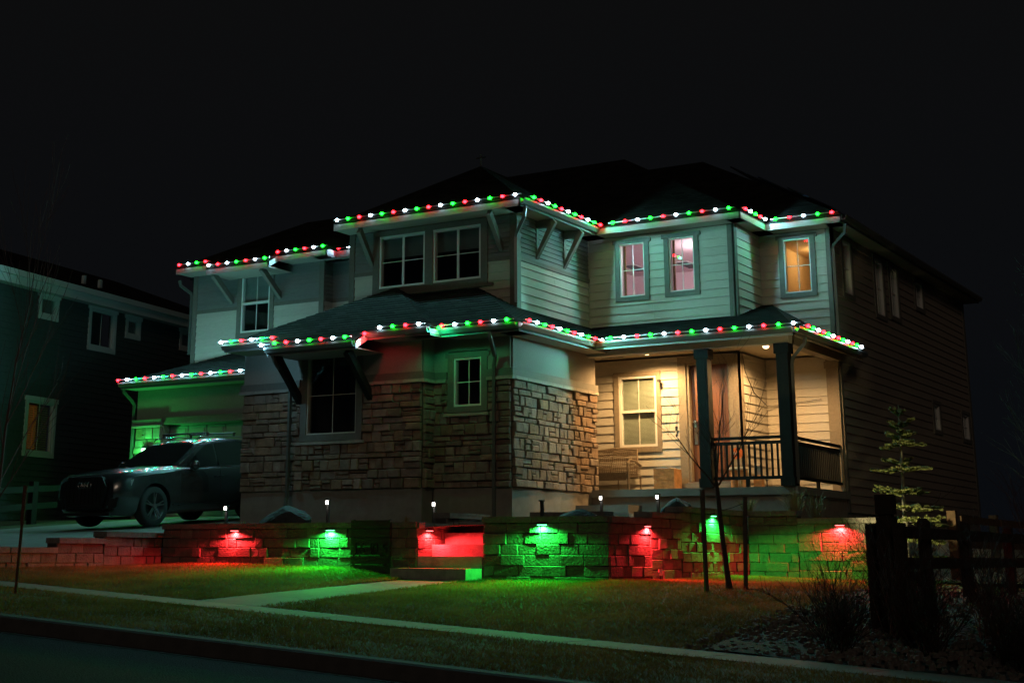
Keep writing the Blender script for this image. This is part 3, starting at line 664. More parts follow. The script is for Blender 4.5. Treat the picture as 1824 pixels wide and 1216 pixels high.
Fo,So=(0,-1),(1,0); zu=ZE+.045; zb=zl+.02; F_=-.10
string('red, white and green lights along the upper left wing eave',[((-25.95,27.665,uz+.05),(-25.05,27.665,uz+.05),4,'RWGR',Fo),((-24.62,27.315,uz-.15),(-22.80,27.315,uz-.15),7,'WRWGRWG',Fo),((-22.68,27.665,uz+.05),(-21.28,27.665,uz+.05),6,'RWGRWG',Fo),((-21.1,28.065,uz+.05),(-20.8,28.065,uz+.05),2,'RW',Fo)])
string('lights across the upper centre bay eave above the paired windows',[((-18.83,24.965,zu),(-14.33,24.965,zu),16,'WGR',Fo)])
string('lights along the upper side eave with two brackets below',[((-14.10,25.28,zu-.02),(-14.10,28.58,zu-.02),12,'GRW',So)])
string('lights along the upper right eave over the lit windows',[((-13.79,28.315,zu),(-11.09,28.315,zu),10,'GRW',Fo),((-10.835,28.55,zu),(-10.835,29.70,zu),5,'RWGRW',So),((-10.62,29.815,zu),(-9.38,29.815,zu),5,'GRWGR',Fo)])
string('lights along the garage eave above the parked car',[((-26.38,26.16,zg+.03),(-22.45,26.16,zg+.03),14,'RWG',Fo)],True)
string('short light run at the left end of the stone bay eave',[((-20.16,22.86,zb),(-18.80,22.86,zb),6,'WGRWGR',Fo)],True)
string('lights on the low projecting eave over the large dark window',[((-18.78,22.50,zb-.20),(-18.7,22.50,zb-.20),1,'W',Fo,20),((-18.41,22.46,zb-.19),(-16.68,22.46,zb-.19),7,'GRWGRWG',Fo)])
string('lights on the stone bay eave between the large and small windows',[((-16.46,22.80,zb-.10),(-16.3,22.80,zb-.10),1,'R',Fo,4.5),((-16.15,22.86,zb),(-15.25,22.86,zb),4,'WGRW',Fo),((-15.0,23.14,zb-.06),(-14.98,23.2,zb),1,'G',So,11)])
string('lights on the stone bay eave above the small green window',[((-14.98,23.26,zb),(-13.55,23.26,zb),6,'RWGRWG',Fo)])
string('lights along the stone bay side eave running to the porch',[((-13.26,23.55,zb),(-13.26,27.45,zb),14,'RWG',So)])
string('lights along the front porch eave over the door',[((-12.95,26.36,zb),(-9.15,26.36,zb),14,'GWR',Fo)])
string('lights along the porch side eave at the house corner',[((-9.06,26.85,zb),(-9.06,30.15,zb),12,'RGW',So)])
#==PART3==
# ------------------------------------------------------------------ retaining walls
CAPM=mat('wall_cap',(.20,.165,.145),.92,9,.3,.9,40,rnd=.15)
def rwall(label,segs,seed,group='concrete block retaining walls',parent=None,base=None):
    """segs: (plane,u0,u1,ztop,zbase,capped)"""
    R=random.Random(seed); p0=segs[0]
    t=parent or thing('retaining_wall',label,'retaining wall',p0[0].p(p0[1],p0[4],0),group)
    for pl,u0,u1,zt,zb_,capped in segs:
        q=MB(); pl.box(q,u0+.01,u1-.01,zb_-.1,zt-.02,-.24,-.03); obj('core',q,MORTAR,t)
        top=zt-(.088 if capped else 0); z=top
        while z>zb_-.02:
            u=u0
            while u<u1-.01:
                w=R.choice((.40,.40,.28,.18,.30))*R.uniform(.97,1.03)
                if u1-(u+w)<.12: w=u1-u
                D=R.uniform(-.012,.022); j=lambda:R.uniform(-.004,.004)
                a,b,c,d=u+.003,u+w-.003,z-.152+.003,z-.002
                q=MB(); i=.010; ring=[(a+j(),c+j()),(b+j(),c+j()),(b+j(),d+j()),(a+j(),d+j())]; inn=[(a+i,c+i),(b-i,c+i),(b-i,d-i),(a+i,d-i)]
                q.v=[pl.p(x,y,-.03) for x,y in ring]+[pl.p(x,y,D-.008) for x,y in ring]+[pl.p(x,y,D+R.uniform(-.006,.006)) for x,y in inn]
                q.f=[(k,(k+1)%4,4+(k+1)%4,4+k) for k in range(4)]+[(4+k,4+(k+1)%4,8+(k+1)%4,8+k) for k in range(4)]+[(8,9,10),(8,10,11)]
                obj('block',q,BLOCK,t); u+=w
            z-=.152
        if capped:
            u=u0
            while u<u1-.01:
                w=R.uniform(.36,.46)
                if u1-(u+w)<.15: w=u1-u
                q=MB(); pl.box(q,u+.003,u+w-.003,zt-.086,zt+R.uniform(-.003,.003),-.27,.040+R.uniform(-.006,.006)); obj('cap',q,CAPM,t); u+=w
    return t
rwall('low wall stepping down beside the driveway, lit red at its high end',[(SP(-18.06),17.82,19.17,.355,-.26,True),(SP(-18.06),16.80,17.815,.245,-.28,True),(SP(-18.06),15.0,16.795,.095,-.35,True)],1)
rwall('long front wall with one red and one green lamp and the number board',[(FP(19.2),-18.06,-12.80,.50,-.42,True),(SP(-12.80),19.2,20.05,.49,-.3,True),(SP(-12.80),20.06,21.3,.66,.1,True)],2)
rwall('front wall right of the steps glowing green',[(FP(19.2),-11.62,-9.54,.56,-.36,True)],3)
rwall('wall side running back from the green corner, stepping up twice',[(SP(-9.54),19.23,20.60,.555,-.38,True),(SP(-9.54),20.605,21.74,.655,-.38,True),(SP(-9.54),21.745,24.55,.765,-.40,True)],4)
rwall('far wall below the porch grasses, green at one end and red at the other',[(FP(24.56),-9.54,-8.66,.765,-.46,True),(FP(24.56),-8.655,-7.28,.64,-.48,True)],5)
rwall('short upper wall tier behind the green front wall',[(FP(20.45),-11.5,-10.2,.66,.42,True)],6)
# ------------------------------------------------------------------ garden steps
gs=thing('garden_steps','flight of concrete garden steps between the walls, lit red','steps',(-12.2,18.7,-.36))
STEPM=mat('step_concrete',(.34,.325,.30),.88,7,.28,.5,70)
obj('step',box(-12.98,-11.64,18.74,19.19,-.50,-.185),STEPM,gs)
for k,(y,z) in enumerate(((19.20,-.012),(19.59,.165),(19.98,.345),(20.41,.52))):
    obj('step',box(-12.79,-11.64,y,y+.47 if k<3 else y+1.3,-.4+.17*k,z),STEPM,gs)
rwall('wall cheek on the right of the steps',[(Plane((-11.64,0),(0,1),(-1,0)),19.3,21.2,.54,-.2,True)],9)
# ------------------------------------------------------------------ house number board
nb=thing('house_number_board','dark wooden slat board with house number beside the steps','sign',(-13.62,19.16,-.25))
for k in range(6):
    z=-.27+k*.135; obj('slat',box(-14.0,-13.25,19.115,19.145,z,z+.124),DARKW,nb)
for x in (-13.98,-13.29): obj('batten',box(x,x+.04,19.146,19.158,-.28,.54),DARKW,nb)
for ch,x in zip('16105',(-13.95,-13.83,-13.66,-13.58,-13.40)):
    cu=bpy.data.curves.new('digit','FONT'); cu.body=ch; cu.size=.235; cu.extrude=.008
    to=bpy.data.objects.new('tmp',cu); COL.objects.link(to); dg=bpy.context.evaluated_depsgraph_get(); me=bpy.data.meshes.new_from_object(to.evaluated_get(dg)); bpy.data.objects.remove(to)
    me.materials.append(BLACK); do=bpy.data.objects.new('digit',me); COL.objects.link(do); do.parent=nb
    do.matrix_local=Matrix.Translation(Vector((x,19.105,.02))-woff(nb))@Matrix.Rotation(math.pi/2,4,'X')
# ------------------------------------------------------------------ wall lamps
def wall_lamp(label,pl,u,z,k,power=170):
    p=pl.p(u,z,.03); t=thing('wall_lamp',label,'wall lamp',p,'hardscape lamps under the wall caps')
    q=MB(); pl.box(q,u-.085,u+.085,z-.012,z+.012,.001,.055); obj('housing',q,BLACK,t)
    q=MB(); pl.box(q,u-.07,u+.07,z-.020,z-.013,.012,.048); obj('lens',q,glow('lens_'+k,{'R':(1,.10,.10),'G':(.10,1,.30)}[k],10),t)
    lamp('SPOT','lamp_light',pl.p(u,z-.028,.055),power,{'R':(1,.030,.034),'G':(.020,1,.075)}[k],.022,t,(pl.nm[0]*.22,pl.nm[1]*.22,-1),166,.3)
    lamp('SPOT','lamp_throw',pl.p(u,z-.026,.066),power*(.5 if abs(u+7.92)<.01 else 1.7),{'R':(1,.010,.016),'G':(.004,1,.03)}[k],.02,t,(pl.nm[0],pl.nm[1],-.95),112,.8)
wall_lamp('red lamp under the long wall cap beneath the car',FP(19.2),-16.44,.395,'R')
wall_lamp('green lamp under the long wall cap near the number board',FP(19.2),-14.45,.395,'G')
wall_lamp('red lamp on the cheek wall lighting the steps',SP(-12.80),19.50,.385,'R',110)
wall_lamp('green lamp on the front wall right of the steps',FP(19.2),-10.60,.455,'G')
wall_lamp('red lamp on the wall side left of the young tree',SP(-9.54),20.45,.45,'R')
wall_lamp('green lamp on the wall side behind the tree stake',SP(-9.54),23.0,.66,'G')
wall_lamp('red lamp on the far wall beside the gate post',FP(24.56),-7.92,.535,'R')
# garage column sconce
t=thing('wall_sconce','green glowing sconce on the stone garage column','wall lamp',(-25.85,26.72,2.45))
obj('backplate',box(-25.90,-25.80,26.745,26.775,2.30,2.58),BLACK,t); obj('lantern',box(-25.90,-25.80,26.60,26.74,2.34,2.50),glow('sconce_glow',(.25,1,.35),14),t); obj('sconce_roof',MB().hexa([(-25.93,26.57,2.501),(-25.77,26.57,2.501),(-25.77,26.744,2.501),(-25.93,26.744,2.501),(-25.88,26.65,2.57),(-25.82,26.65,2.57),(-25.82,26.744,2.57),(-25.88,26.744,2.57)]),BLACK,t)
lamp('POINT','lamp_light',(-25.85,26.50,2.42),60,(.04,1,.16),.05,t)
# ------------------------------------------------------------------ path lights
PLG=glow('path_light_glow',(1,.93,.82),9)
def path_light(label,x,y,z0,h,lit=True,back=False):
    t=thing('path_light',label,'path light',(x,y,z0),'bollard path lights')
    obj('post',box(x-.022,x+.022,y-.022,y+.022,z0-.1,z0+h),BLACK,t); obj('head',box(x-.034,x+.034,y-.05,y+.034,z0+h,z0+h+.02),BLACK,t)
    if lit:
        obj('lens',box(x-.020,x+.020,y-.046,y-.026,z0+h-.06,z0+h-.002),PLG,t); lamp('SPOT','lamp_light',(x,y-.055,z0+h-.04),2.6,(1,.92,.8),.015,t,(0,-.12,-1),130,.7) if not back else lamp('POINT','lamp_light',(x,y-.06,z0+h-.03),70,(1,.82,.42),.03,t)
path_light('lit path light in front of the car rear wheel',-17.35,20.0,.44,.37); path_light('lit path light right of the dark boulder',-15.13,20.0,.44,.44)
path_light('lit path light by the top of the steps',-13.33,20.5,.60,.24); path_light('unlit dark path light above the green front wall',-10.97,19.85,.44,.36,False)
path_light('lit path light left of the porch step',-12.05,24.0,.58,.46); path_light('lit path light in front of the blue boulder',-10.95,24.0,.58,.46)
t=thing('garden_spotlight','small uplight at the foot of the conifer behind the gate post','garden light',(-6.76,23.55,-.42)); obj('stem',box(-6.77,-6.75,23.54,23.56,-.46,-.34),BLACK,t); obj('head',MB().lathe((-6.76,23.55,-.34),[(.022,0),(.035,.05),(.032,.09)],10,cap=False),BLACK,t); obj('lens',MB().lathe((-6.76,23.55,-.265),[(.030,0),(.028,.006)],10),PLG,t)
lamp('SPOT','lamp_light',(-6.76,23.55,-.245),230,(1,.88,.42),.02,t,(-.12,1,.85),72,.6)
sp=thing('garden_spotlight','tiny ground spotlight in the red lit grass','garden light',(-9.30,20.4,-.33)); obj('stem',box(-9.31,-9.29,20.39,20.41,-.36,-.26),BLACK,sp); obj('head',MB().lathe((-9.30,20.40,-.27),[(.022,0),(.035,.05),(.032,.09)],10),WHITE,sp)
# ------------------------------------------------------------------ boulders
BOULD=mat('boulder_rock',(.045,.052,.055),.9,4,.4,1.0,14)
def boulder(label,c,s,seed,tilt=0):
    R=random.Random(seed); bm=bmesh.new(); bmesh.ops.create_icosphere(bm,subdivisions=3,radius=1)
    pl_=[(Vector((R.uniform(-1,1),R.uniform(-1,1),R.uniform(-.3,1))).normalized(),R.uniform(.62,.9)) for _ in range(11)]
    for v in bm.verts:
        for n,d in pl_:
            e=v.co.dot(n)-d
            if e>0: v.co-=n*e*.92
        v.co*=1+R.uniform(-.035,.035)
    me=bpy.data.meshes.new('boulder'); 
    bmesh.ops.transform(bm,matrix=Matrix.Rotation(tilt,4,'Y')@Matrix.Diagonal((*s,1)),verts=bm.verts); bm.to_mesh(me); bm.free(); me.materials.append(BOULD)
    o=bpy.data.objects.new('boulder',me); COL.objects.link(o); o.location=c; tag(o,label,'boulder','landscape boulders')
boulder('long dark boulder on the wall below the downspout',(-16.28,20.3,.56),(.52,.36,.27),3,-.18)
boulder('low dark boulder behind the green front wall',(-10.35,20.0,.48),(.46,.34,.21),5); boulder('blue grey boulder beside the lit path light',(-9.98,22.6,.72),(.30,.25,.24),8)
# ------------------------------------------------------------------ plants
def tuft(label,x,y,z,n,h,spread,m,name='ornamental_grass',cat='grass clump',group='ornamental grasses',seed=1):
    R=random.Random(seed); mb=MB()
    for i in range(n):
        a=R.uniform(0,6.28); r0=R.uniform(0,spread*.25); L=h*R.uniform(.5,1.1); lean=R.uniform(.05,1)*spread; w=.004
        p=Vector((x+r0*math.cos(a),y+r0*math.sin(a),z)); d=Vector((math.cos(a),math.sin(a),0)); s=Vector((-d.y,d.x,0))*w
        q1=p+d*lean*.35+Vector((0,0,L*.6)); q2=p+d*lean+Vector((0,0,L*R.uniform(.75,1)))
        mb.add([p-s,p+s,q1+s*.8,q1-s*.8,q2],[(0,1,2,3),(3,2,4)])
    o=obj(name,mb,m,loc=(x,y,z)); tag(o,label,cat,group); return o
STRAW=mat('straw_blade',(.42,.34,.19),.85); GRN=mat('green_blade',(.14,.17,.06),.8)
tuft('tall wispy grass clump below the porch corner post',-8.95,25.3,.68,160,.62,.42,mat('dry_blade',(.20,.17,.08),.85),seed=2); tuft('wispy grass clump right of the tall one',-8.55,25.2,.62,120,.55,.40,MATS['dry_blade'],seed=9)
tuft('green arching grass clump under the porch railing',-9.9,25.5,.74,130,.34,.36,GRN,seed=3)
tuft('small straw tuft beside the car tyre',-17.05,20.1,.44,40,.16,.10,STRAW,seed=4); tuft('small straw tuft left of the steps lamp',-13.55,20.0,.46,60,.19,.16,mat('rust_blade',(.25,.14,.05),.9),seed=5)
tuft('bright straw tuft right of the low boulder',-11.55,23.6,.56,50,.17,.14,STRAW,seed=6); tuft('dark low tuft in front of the porch step',-11.35,23.3,.55,70,.15,.16,MATS['dry_blade'],seed=7)
BARK=mat('bark',(.060,.045,.035),.9,20,.4,.6,60)
def branch(mb,p,d,L,r,depth,R,spread=.6,nseg=4,kids=3,up=.15,minr=.003,twist=.18):
    pts=[p.copy()]; rs=[r]; q=p.copy(); dd=d.normalized()
    for i in range(nseg):
        dd=(dd+Vector((R.uniform(-1,1),R.uniform(-1,1),R.uniform(-1,1)))*twist+Vector((0,0,up*.3))).normalized()
        q=q+dd*L/nseg; pts.append(q.copy()); rs.append(max(minr,r*(1-.62*(i+1)/nseg)))
        if depth>0 and i>=0:
            for _ in range(kids if i>0 else max(0,kids-2)):
                if R.random()<.72:
                    nd=(dd+Vector((R.uniform(-1,1),R.uniform(-1,1),R.uniform(-.5,.8)))*spread).normalized()
                    branch(mb,q,nd,L*R.uniform(.40,.62),max(minr,rs[-1]*.55),depth-1,R,spread,max(2,nseg-1),kids,up,minr,twist)
    mb.tube(pts,rs,5 if r>.012 else 3,cap=False)
# staked young tree
t=thing('young_tree','bare staked young tree in front of the porch','tree',(-7.68,18.95,-.41)); R=random.Random(12)
mb=MB(); mb.tube([(-7.66,18.95,-.45),(-7.67,18.95,-.30),(-7.72,18.95,.2),(-7.76,18.95,.75),(-7.78,18.95,.98)],[.062,.040,.034,.030,.026],8,False); obj('trunk',mb,BARK,t)
mb=MB()
for d,L in ((Vector((-.62,0,.75)),.95),(Vector((.62,.05,.78)),.95),(Vector((0,.1,1)),1.25),(Vector((-.2,.5,.8)),.8),(Vector((.15,-.4,.9)),.8)):
    branch(mb,Vector((-7.78,18.95,.90+R.uniform(-.05,.06))),d,L,.015,2,R,.75,5,2,.25,.0022,.13)
obj('crown',mb,BARK,t)
STK=mat('stake_wood',(.10,.075,.055),.9,14,.3,.4,50)
o=obj('tree_stake',MB().tube([(-7.79,18.5,-.55),(-7.80,18.5,.86)],.032,7),STK,loc=(-7.79,18.5,-.5)); tag(o,'leaning wooden stake left of the young tree','stake','tree stakes')
o=obj('tree_stake',MB().tube([(-7.45,19.0,-.5),(-7.40,19.0,.78)],.030,7),STK,loc=(-7.45,19.0,-.5)); tag(o,'wooden stake right of the young tree','stake','tree stakes')
o=obj('tree_tie',MB().tube([(-7.80,18.5,.62),(-7.77,18.9,.60),(-7.74,18.95,.60),(-7.58,18.98,.64),(-7.41,19.0,.70)],.006,4),BLACK,loc=(-7.6,18.8,.6)); tag(o,'thin strap tying the young tree to its stakes','strap')
# left marker pole
t=thing('marker_pole','rusty metal pole standing on the verge by the sidewalk','pole',(-13.98,12.4,-.47))
obj('pole',MB().tube([(-13.98,12.4,-.6),(-13.955,12.4,.36)],.019,8),mat('rusty_steel',(.13,.05,.03),.8,40,.5,.5,90),t); obj('pole_sleeve',MB().tube([(-13.955,12.4,.34),(-13.945,12.4,.79)],.026,8),MATS['rusty_steel'],t)
# bare trees
def bare(label,base,h,seed,lean=(0,0,1),r=.05,kids=3,spread=.6,depth=3,m=None):
    R=random.Random(seed); t=thing('bare_tree',label,'tree',base); b=Vector(base); d=Vector(lean).normalized()
    mb=MB(); pts=[b+d*(h*.45*i/3)+Vector((R.uniform(-.02,.02),R.uniform(-.02,.02),0)) for i in range(4)]; mb.tube(pts,[r,r*.85,r*.75,r*.62],8,False); obj('trunk',mb,m or BARK,t)
    mb=MB()
    for i in range(7):
        k=R.uniform(.35,1); nd=(d*.8+Vector((R.uniform(-1,1),R.uniform(-1,1),R.uniform(.1,.8)))*.75).normalized(); branch(mb,b+d*h*.45*k,nd,h*.5*R.uniform(.7,1),r*.42,depth-1,R,spread,5,kids,.2,.003,.12)
    branch(mb,pts[-1],d,h*.55,r*.6,depth,R,spread,5,kids,.3,.003,.1); obj('crown',mb,m or BARK,t)
RB=mat('reddish_bark',(.10,.045,.035),.9)
bare('reddish bare sapling at the left edge before the neighbour wall',(-20.95,18.0,-.05),5.0,21,(.03,.0,1),.035,3,.42,2,RB)
bare('spreading bare tree right of the house',(-6.1,34.5,-.4),4.9,34,(-.05,0,1),.09,3,.9,3,mat('grey_green_bark',(.06,.065,.045),.9))
# conifer
NEED=mat('needles',(.14,.19,.05),.8,6,.35,col2=(.24,.24,.08))
t=thing('conifer','young open conifer in tiers beside the house corner','tree',(-6.95,25,-.42)); R=random.Random(5)
mb=MB(); mb.tube([(-6.98,25,-.45),(-6.97,25,.6),(-6.95,25,1.6),(-6.94,25,2.52)],[.045,.036,.024,.006],7,False); obj('trunk',mb,mat('pale_bark',(.20,.18,.14),.9),t)
mb=MB(); nd=MB()
def spray(p,d,L,dens):
    d=d.normalized(); s=d.cross(Vector((0,0,1))); s=s.normalized() if s.length>.01 else Vector((1,0,0)); u=s.cross(d).normalized()
    for i in range(int(L*dens)):
        k=R.random(); o=p+d*L*k; a=R.uniform(0,6.28); v=(d*.8+s*math.cos(a)*.8+u*math.sin(a)*.8).normalized()*R.uniform(.022,.046); w=d.cross(v); w=(w.normalized() if w.length>1e-6 else s)*.0065
        nd.add([o-w,o+w,o+v],[(0,1,2)])
for z,n,L,dr in ((-.05,9,.62,-.05),(.28,10,.66,.05),(.56,10,.60,.06),(.80,9,.50,.12),(1.02,8,.38,.2),(1.40,8,.42,.12),(1.52,6,.30,.25),(1.86,9,.34,.02),(1.98,8,.30,.2),(2.1,6,.22,.5),(2.3,4,.12,1.0)):
    for i in range(n):
        a=6.283*i/n+R.uniform(-.35,.35); l=L*R.uniform(.65,1.15); d=Vector((math.cos(a),math.sin(a),dr+R.uniform(-.15,.12))); p=Vector((-6.95,25,z+R.uniform(-.05,.05)))
        mb.tube([p,p+d*l*.5,p+d*l+Vector((0,0,.03))],[.008,.005,.002],3,False); spray(p+d*l*.15,d,l*.9,1300)
        for _ in range(10):
            k=R.uniform(.2,.97); sd=(d+Vector((-d.y,d.x,R.uniform(-.3,.3)))*R.choice((-1,1))*R.uniform(.5,1.1)).normalized(); sl=l*R.uniform(.25,.45)*(1.15-k*.6); q=p+d*l*k
            mb.tube([q,q+sd*sl],[.004,.0015],3,False); spray(q,sd,sl,1300)
obj('branches',mb,MATS['pale_bark'],t); co=obj('crown',nd,NEED,t); co['kind']='stuff'
# twiggy shrubs
TW=mat('twig',(.05,.030,.025),.9)
def shrub(label,x,y,h,n,seed,m=None,spread=.5):
    R=random.Random(seed); z=ground(x,y)-.02; mb=MB()
    for i in range(n):
        a=R.uniform(0,6.28); l=R.uniform(.05,1)*spread; p=Vector((x+R.uniform(-.12,.12),y+R.uniform(-.12,.12),z)); branch(mb,p,Vector((math.cos(a)*l,math.sin(a)*l,1)),h*R.uniform(.4,1.05),.006,2 if i%3==0 else 1,R,.8,5,2,.12,.0020,.24)
    o=obj('shrub',mb,m or TW,loc=(x,y,z)); tag(o,label,'shrub','bare twiggy shrubs')
shrub('loose bare shrub at the lawn edge left of the gate post',-5.45,16.4,.72,30,1,TW,.9); shrub('dense bare shrub in front of the gate post',-4.55,15.9,.9,44,2); shrub('dark bare shrub under the fence rails',-3.75,16.3,.85,46,3)
shrub('tall reddish shrub at the right edge by the fence',-3.45,18.6,1.25,46,4,mat('red_twig',(.085,.03,.022),.9)); shrub('low bare shrub nearest the sidewalk at right',-3.3,15.2,.6,40,5)
for i,(x,y,h,lab) in enumerate(((-4.9,14.9,.55,'low twiggy brush beside the sidewalk below the gate post'),(-4.1,15.3,.6,'tangled twiggy brush left of the corner shrub'),(-2.7,16.6,.8,'dark twiggy brush at the frame edge under the rails'),(-3.0,14.6,.5,'lowest twiggy brush at the sidewalk corner'),(-5.0,17.6,.7,'twiggy brush rising behind the gate post'))): shrub(lab,x,y,h,60,40+i,mat('dark_twig',(.022,.016,.014),.95),.95)
shrub('thin shrub against the red lit far wall',-6.15,21.0,.5,12,6,TW,.9)
# ------------------------------------------------------------------ fences
FW=mat('fence_wood',(.028,.018,.014),.9,10,.35,.5,40)
t=thing('gate_post','carved wooden gate post with stacked cap before the far wall','post',(-4.72,16.2,-.85))
obj('post',box(-4.80,-4.62,16.10,16.28,-.95,.42),FW,t); obj('post_cap',box(-4.80,-4.62,16.10,16.28,.455,.66),FW,t); obj('neck',box(-4.775,-4.645,16.125,16.255,.421,.454),FW,t)
obj('post',box(-4.99,-4.86,16.32,16.48,-.95,.36),FW,t); obj('post',box(-4.60,-4.49,16.0,16.14,-.95,.36),FW,t)
t=thing('rail_fence','dark split rail fence running back from the gate post','fence',(-4.63,18,-.6))
for y in (17.35,19.2,21.6,24.2):
    q=MB().box(-4.69,-4.57,y-.06,y+.06,-.7,.40); q.hexa([(-4.69,y-.06,.401),(-4.57,y-.06,.401),(-4.57,y+.06,.401),(-4.69,y+.06,.401),(-4.66,y-.03,.44),(-4.60,y-.03,.44),(-4.60,y+.03,.44),(-4.66,y+.03,.44)]); obj('post',q,FW,t)
for a,b in ((16.2,19.2),(19.2,21.6),(21.6,24.2)):
    for z in (.26,-.06): obj('rail',MB().hexa([(-4.55,a,z-.06),(-4.51,a,z-.06),(-4.51,b,z-.05),(-4.55,b,z-.05),(-4.55,a,z+.07),(-4.51,a,z+.07),(-4.51,b,z+.06),(-4.55,b,z+.06)]),FW,t)
t=thing('rail_fence','weathered rail fence behind the conifer','fence',(-6.3,28,-.4)); FB=mat('brown_rail',(.12,.07,.04),.9,10,.3,.5,40)
for y in (25.4,28.35,32.4): obj('post',box(-6.37,-6.23,y-.07,y+.07,-.5,.76),FB,t)
for a,b in ((25.4,28.35),(28.35,32.4)):
    for z in (.62,.22): obj('rail',box(-6.22,-6.17,a+.07,b-.07,z-.06,z+.06),FB,t)
t=thing('rail_fence','old rail fence left of the driveway behind the car','fence',(-27.5,24,.5)); FW=mat('old_fence_wood',(.010,.0075,.006),.95)
NF=[(-25.6,19.6),(-26.6,22.2),(-27.6,24.8),(-28.6,27.4)]
for x,y in NF: z=zdrive(-25.2,y); obj('post',box(x-.08,x+.08,y-.08,y+.08,z-.2,z+.95),FW,t)
for (x0,y0),(x1,y1) in zip(NF,NF[1:]):
    for dz in (.38,.78):
        a=zdrive(-25.2,y0)+dz; b=zdrive(-25.2,y1)+dz; obj('rail',MB().hexa([(x0,y0,a-.07),(x0+.05,y0,a-.07),(x1+.05,y1,b-.07),(x1,y1,b-.07),(x0,y0,a+.07),(x0+.05,y0,a+.07),(x1+.05,y1,b+.07),(x1,y1,b+.07)]),FW,t)
# ------------------------------------------------------------------ neighbour house
N=thing('neighbour_house','dark neighbouring house with pale window trim and shuttered windows','house',(-33,31,0))
NW=mat('dark_green_siding',(.05,.068,.066),.8,9,.15,.3,40); NT=mat('pale_trim',(.50,.52,.50),.6)
npl=Plane((-31.66,26.67),(-.156,.988),(.988,.156)); C4=(.10,.10,.13,.12)
NWN=[(1.78,2.48,6.58,7.10),(4.10,5.26,5.98,7.09),(5.93,6.52,6.57,7.06),(8.90,9.55,6.57,7.05),(1.55,2.70,2.72,4.13)]
siding(N,npl,-9,14,.2,7.24,NW,[cased(*w,C4) for w in NWN],.17)
for w in NWN:
    wi=window(N,npl,*w,casing=C4,head=.05,cas_m=NT,frame_m=NT,cols=2 if w[1]-w[0]>.8 else 1,rows=1,fw=.06,blind=(w[2],w[3],mat('shutter_slat',(.30,.33,.28),.6)) if w[2]>6.5 else None)
    r=MB(); npl.box(r,w[0]-.1,w[1]+.1,w[2]-.1,w[3]+.1,-.6,-.5); obj('curtain',r,mat('neighbour_room',(.03,.045,.04),.9),wi)  # dark sheet set behind the pane, its colour standing for the unlit room
w=NWN[4]; q=MB()
for u0,u1 in ((1.62,1.98),(2.02,2.62)):
    z=2.80
    while z<4.0: npl.box(q,u0+.0,u1,z,z+.035,-.14,-.12); z+=.062
so_=obj('shutter',q,mat('shutter_amber',(.55,.30,.10),.7),N)
q=MB(); npl.box(q,1.6,2.34,2.78,4.05,-.30,-.29); obj('lit_room',q,glow('neighbour_window_glow',(1,.30,.05),.10),N)
q=MB(); npl.box(q,-9,14.3,7.18,7.40,.30,.34); npl.box(q,-9,14.3,7.18,7.20,0.0,.30); obj('fascia',q,NT,N); q=MB(); npl.box(q,-9,14.3,7.40,7.56,.30,.44); obj('gutter',q,NT,N)
P=[npl.p(-9,7.56,.42),npl.p(14.3,7.56,.42),npl.p(12,9.6,-5),npl.p(-9,9.6,-5)]; obj('roof',MB().add(P+[(p[0],p[1],p[2]-.05) for p in P],[(0,1,2,3),(7,6,5,4),(0,4,5,1),(1,5,6,2),(2,6,7,3),(3,7,4,0)]),ROOF,N)
q=MB(); npl.box(q,4.2,4.3,7.9,8.15,-.5,-.4); npl.box(q,5.0,5.1,7.9,8.15,-.5,-.4); obj('vent_pipe',q,NT,N)
#==PART4==
# ------------------------------------------------------------------ parked car
CARP=mat('car_paint',(.085,.092,.095),.27,metal=.8,coat=1.0); TYRE=mat('tyre_rubber',(.018,.018,.018),.85); RIM=mat('alloy_rim',(.30,.30,.30),.32,metal=.9); CGL=mat('car_glass_dark',(.010,.012,.012),.04,spec=.7); CHR=mat('chrome',(.55,.55,.55),.15,metal=1); PLAS=mat('black_plastic',(.015,.015,.016),.5)
cx0,cy0,cz0=-21.78,20.92,.47     # centre line, nose, ground at the nose
SLP=.066
car=thing('parked_car','dark grey estate car with roof bars parked nose out on the driveway','car',(cx0,cy0+2.5,cz0+.15))
def cp(a,w,z): return (cx0+w,cy0+a,cz0+z+a*SLP)
def spl(tab,a):
    ks=[t[0] for t in tab]
    if a<=ks[0]: return tab[0][1:]
    if a>=ks[-1]: return tab[-1][1:]
    i=max(k for k in range(len(ks)) if ks[k]<=a); p0=tab[max(i-1,0)]; p1=tab[i]; p2=tab[i+1]; p3=tab[min(i+2,len(tab)-1)]
    t=(a-p1[0])/(p2[0]-p1[0]); out=[]
    for k in range(1,len(p1)):
        m1=(p2[k]-p0[k])/(p2[0]-p0[0])*(p2[0]-p1[0]); m2=(p3[k]-p1[k])/(p3[0]-p1[0])*(p2[0]-p1[0])
        out.append((2*t**3-3*t**2+1)*p1[k]+(t**3-2*t**2+t)*m1+(-2*t**3+3*t**2)*p2[k]+(t**3-t**2)*m2)
    return out
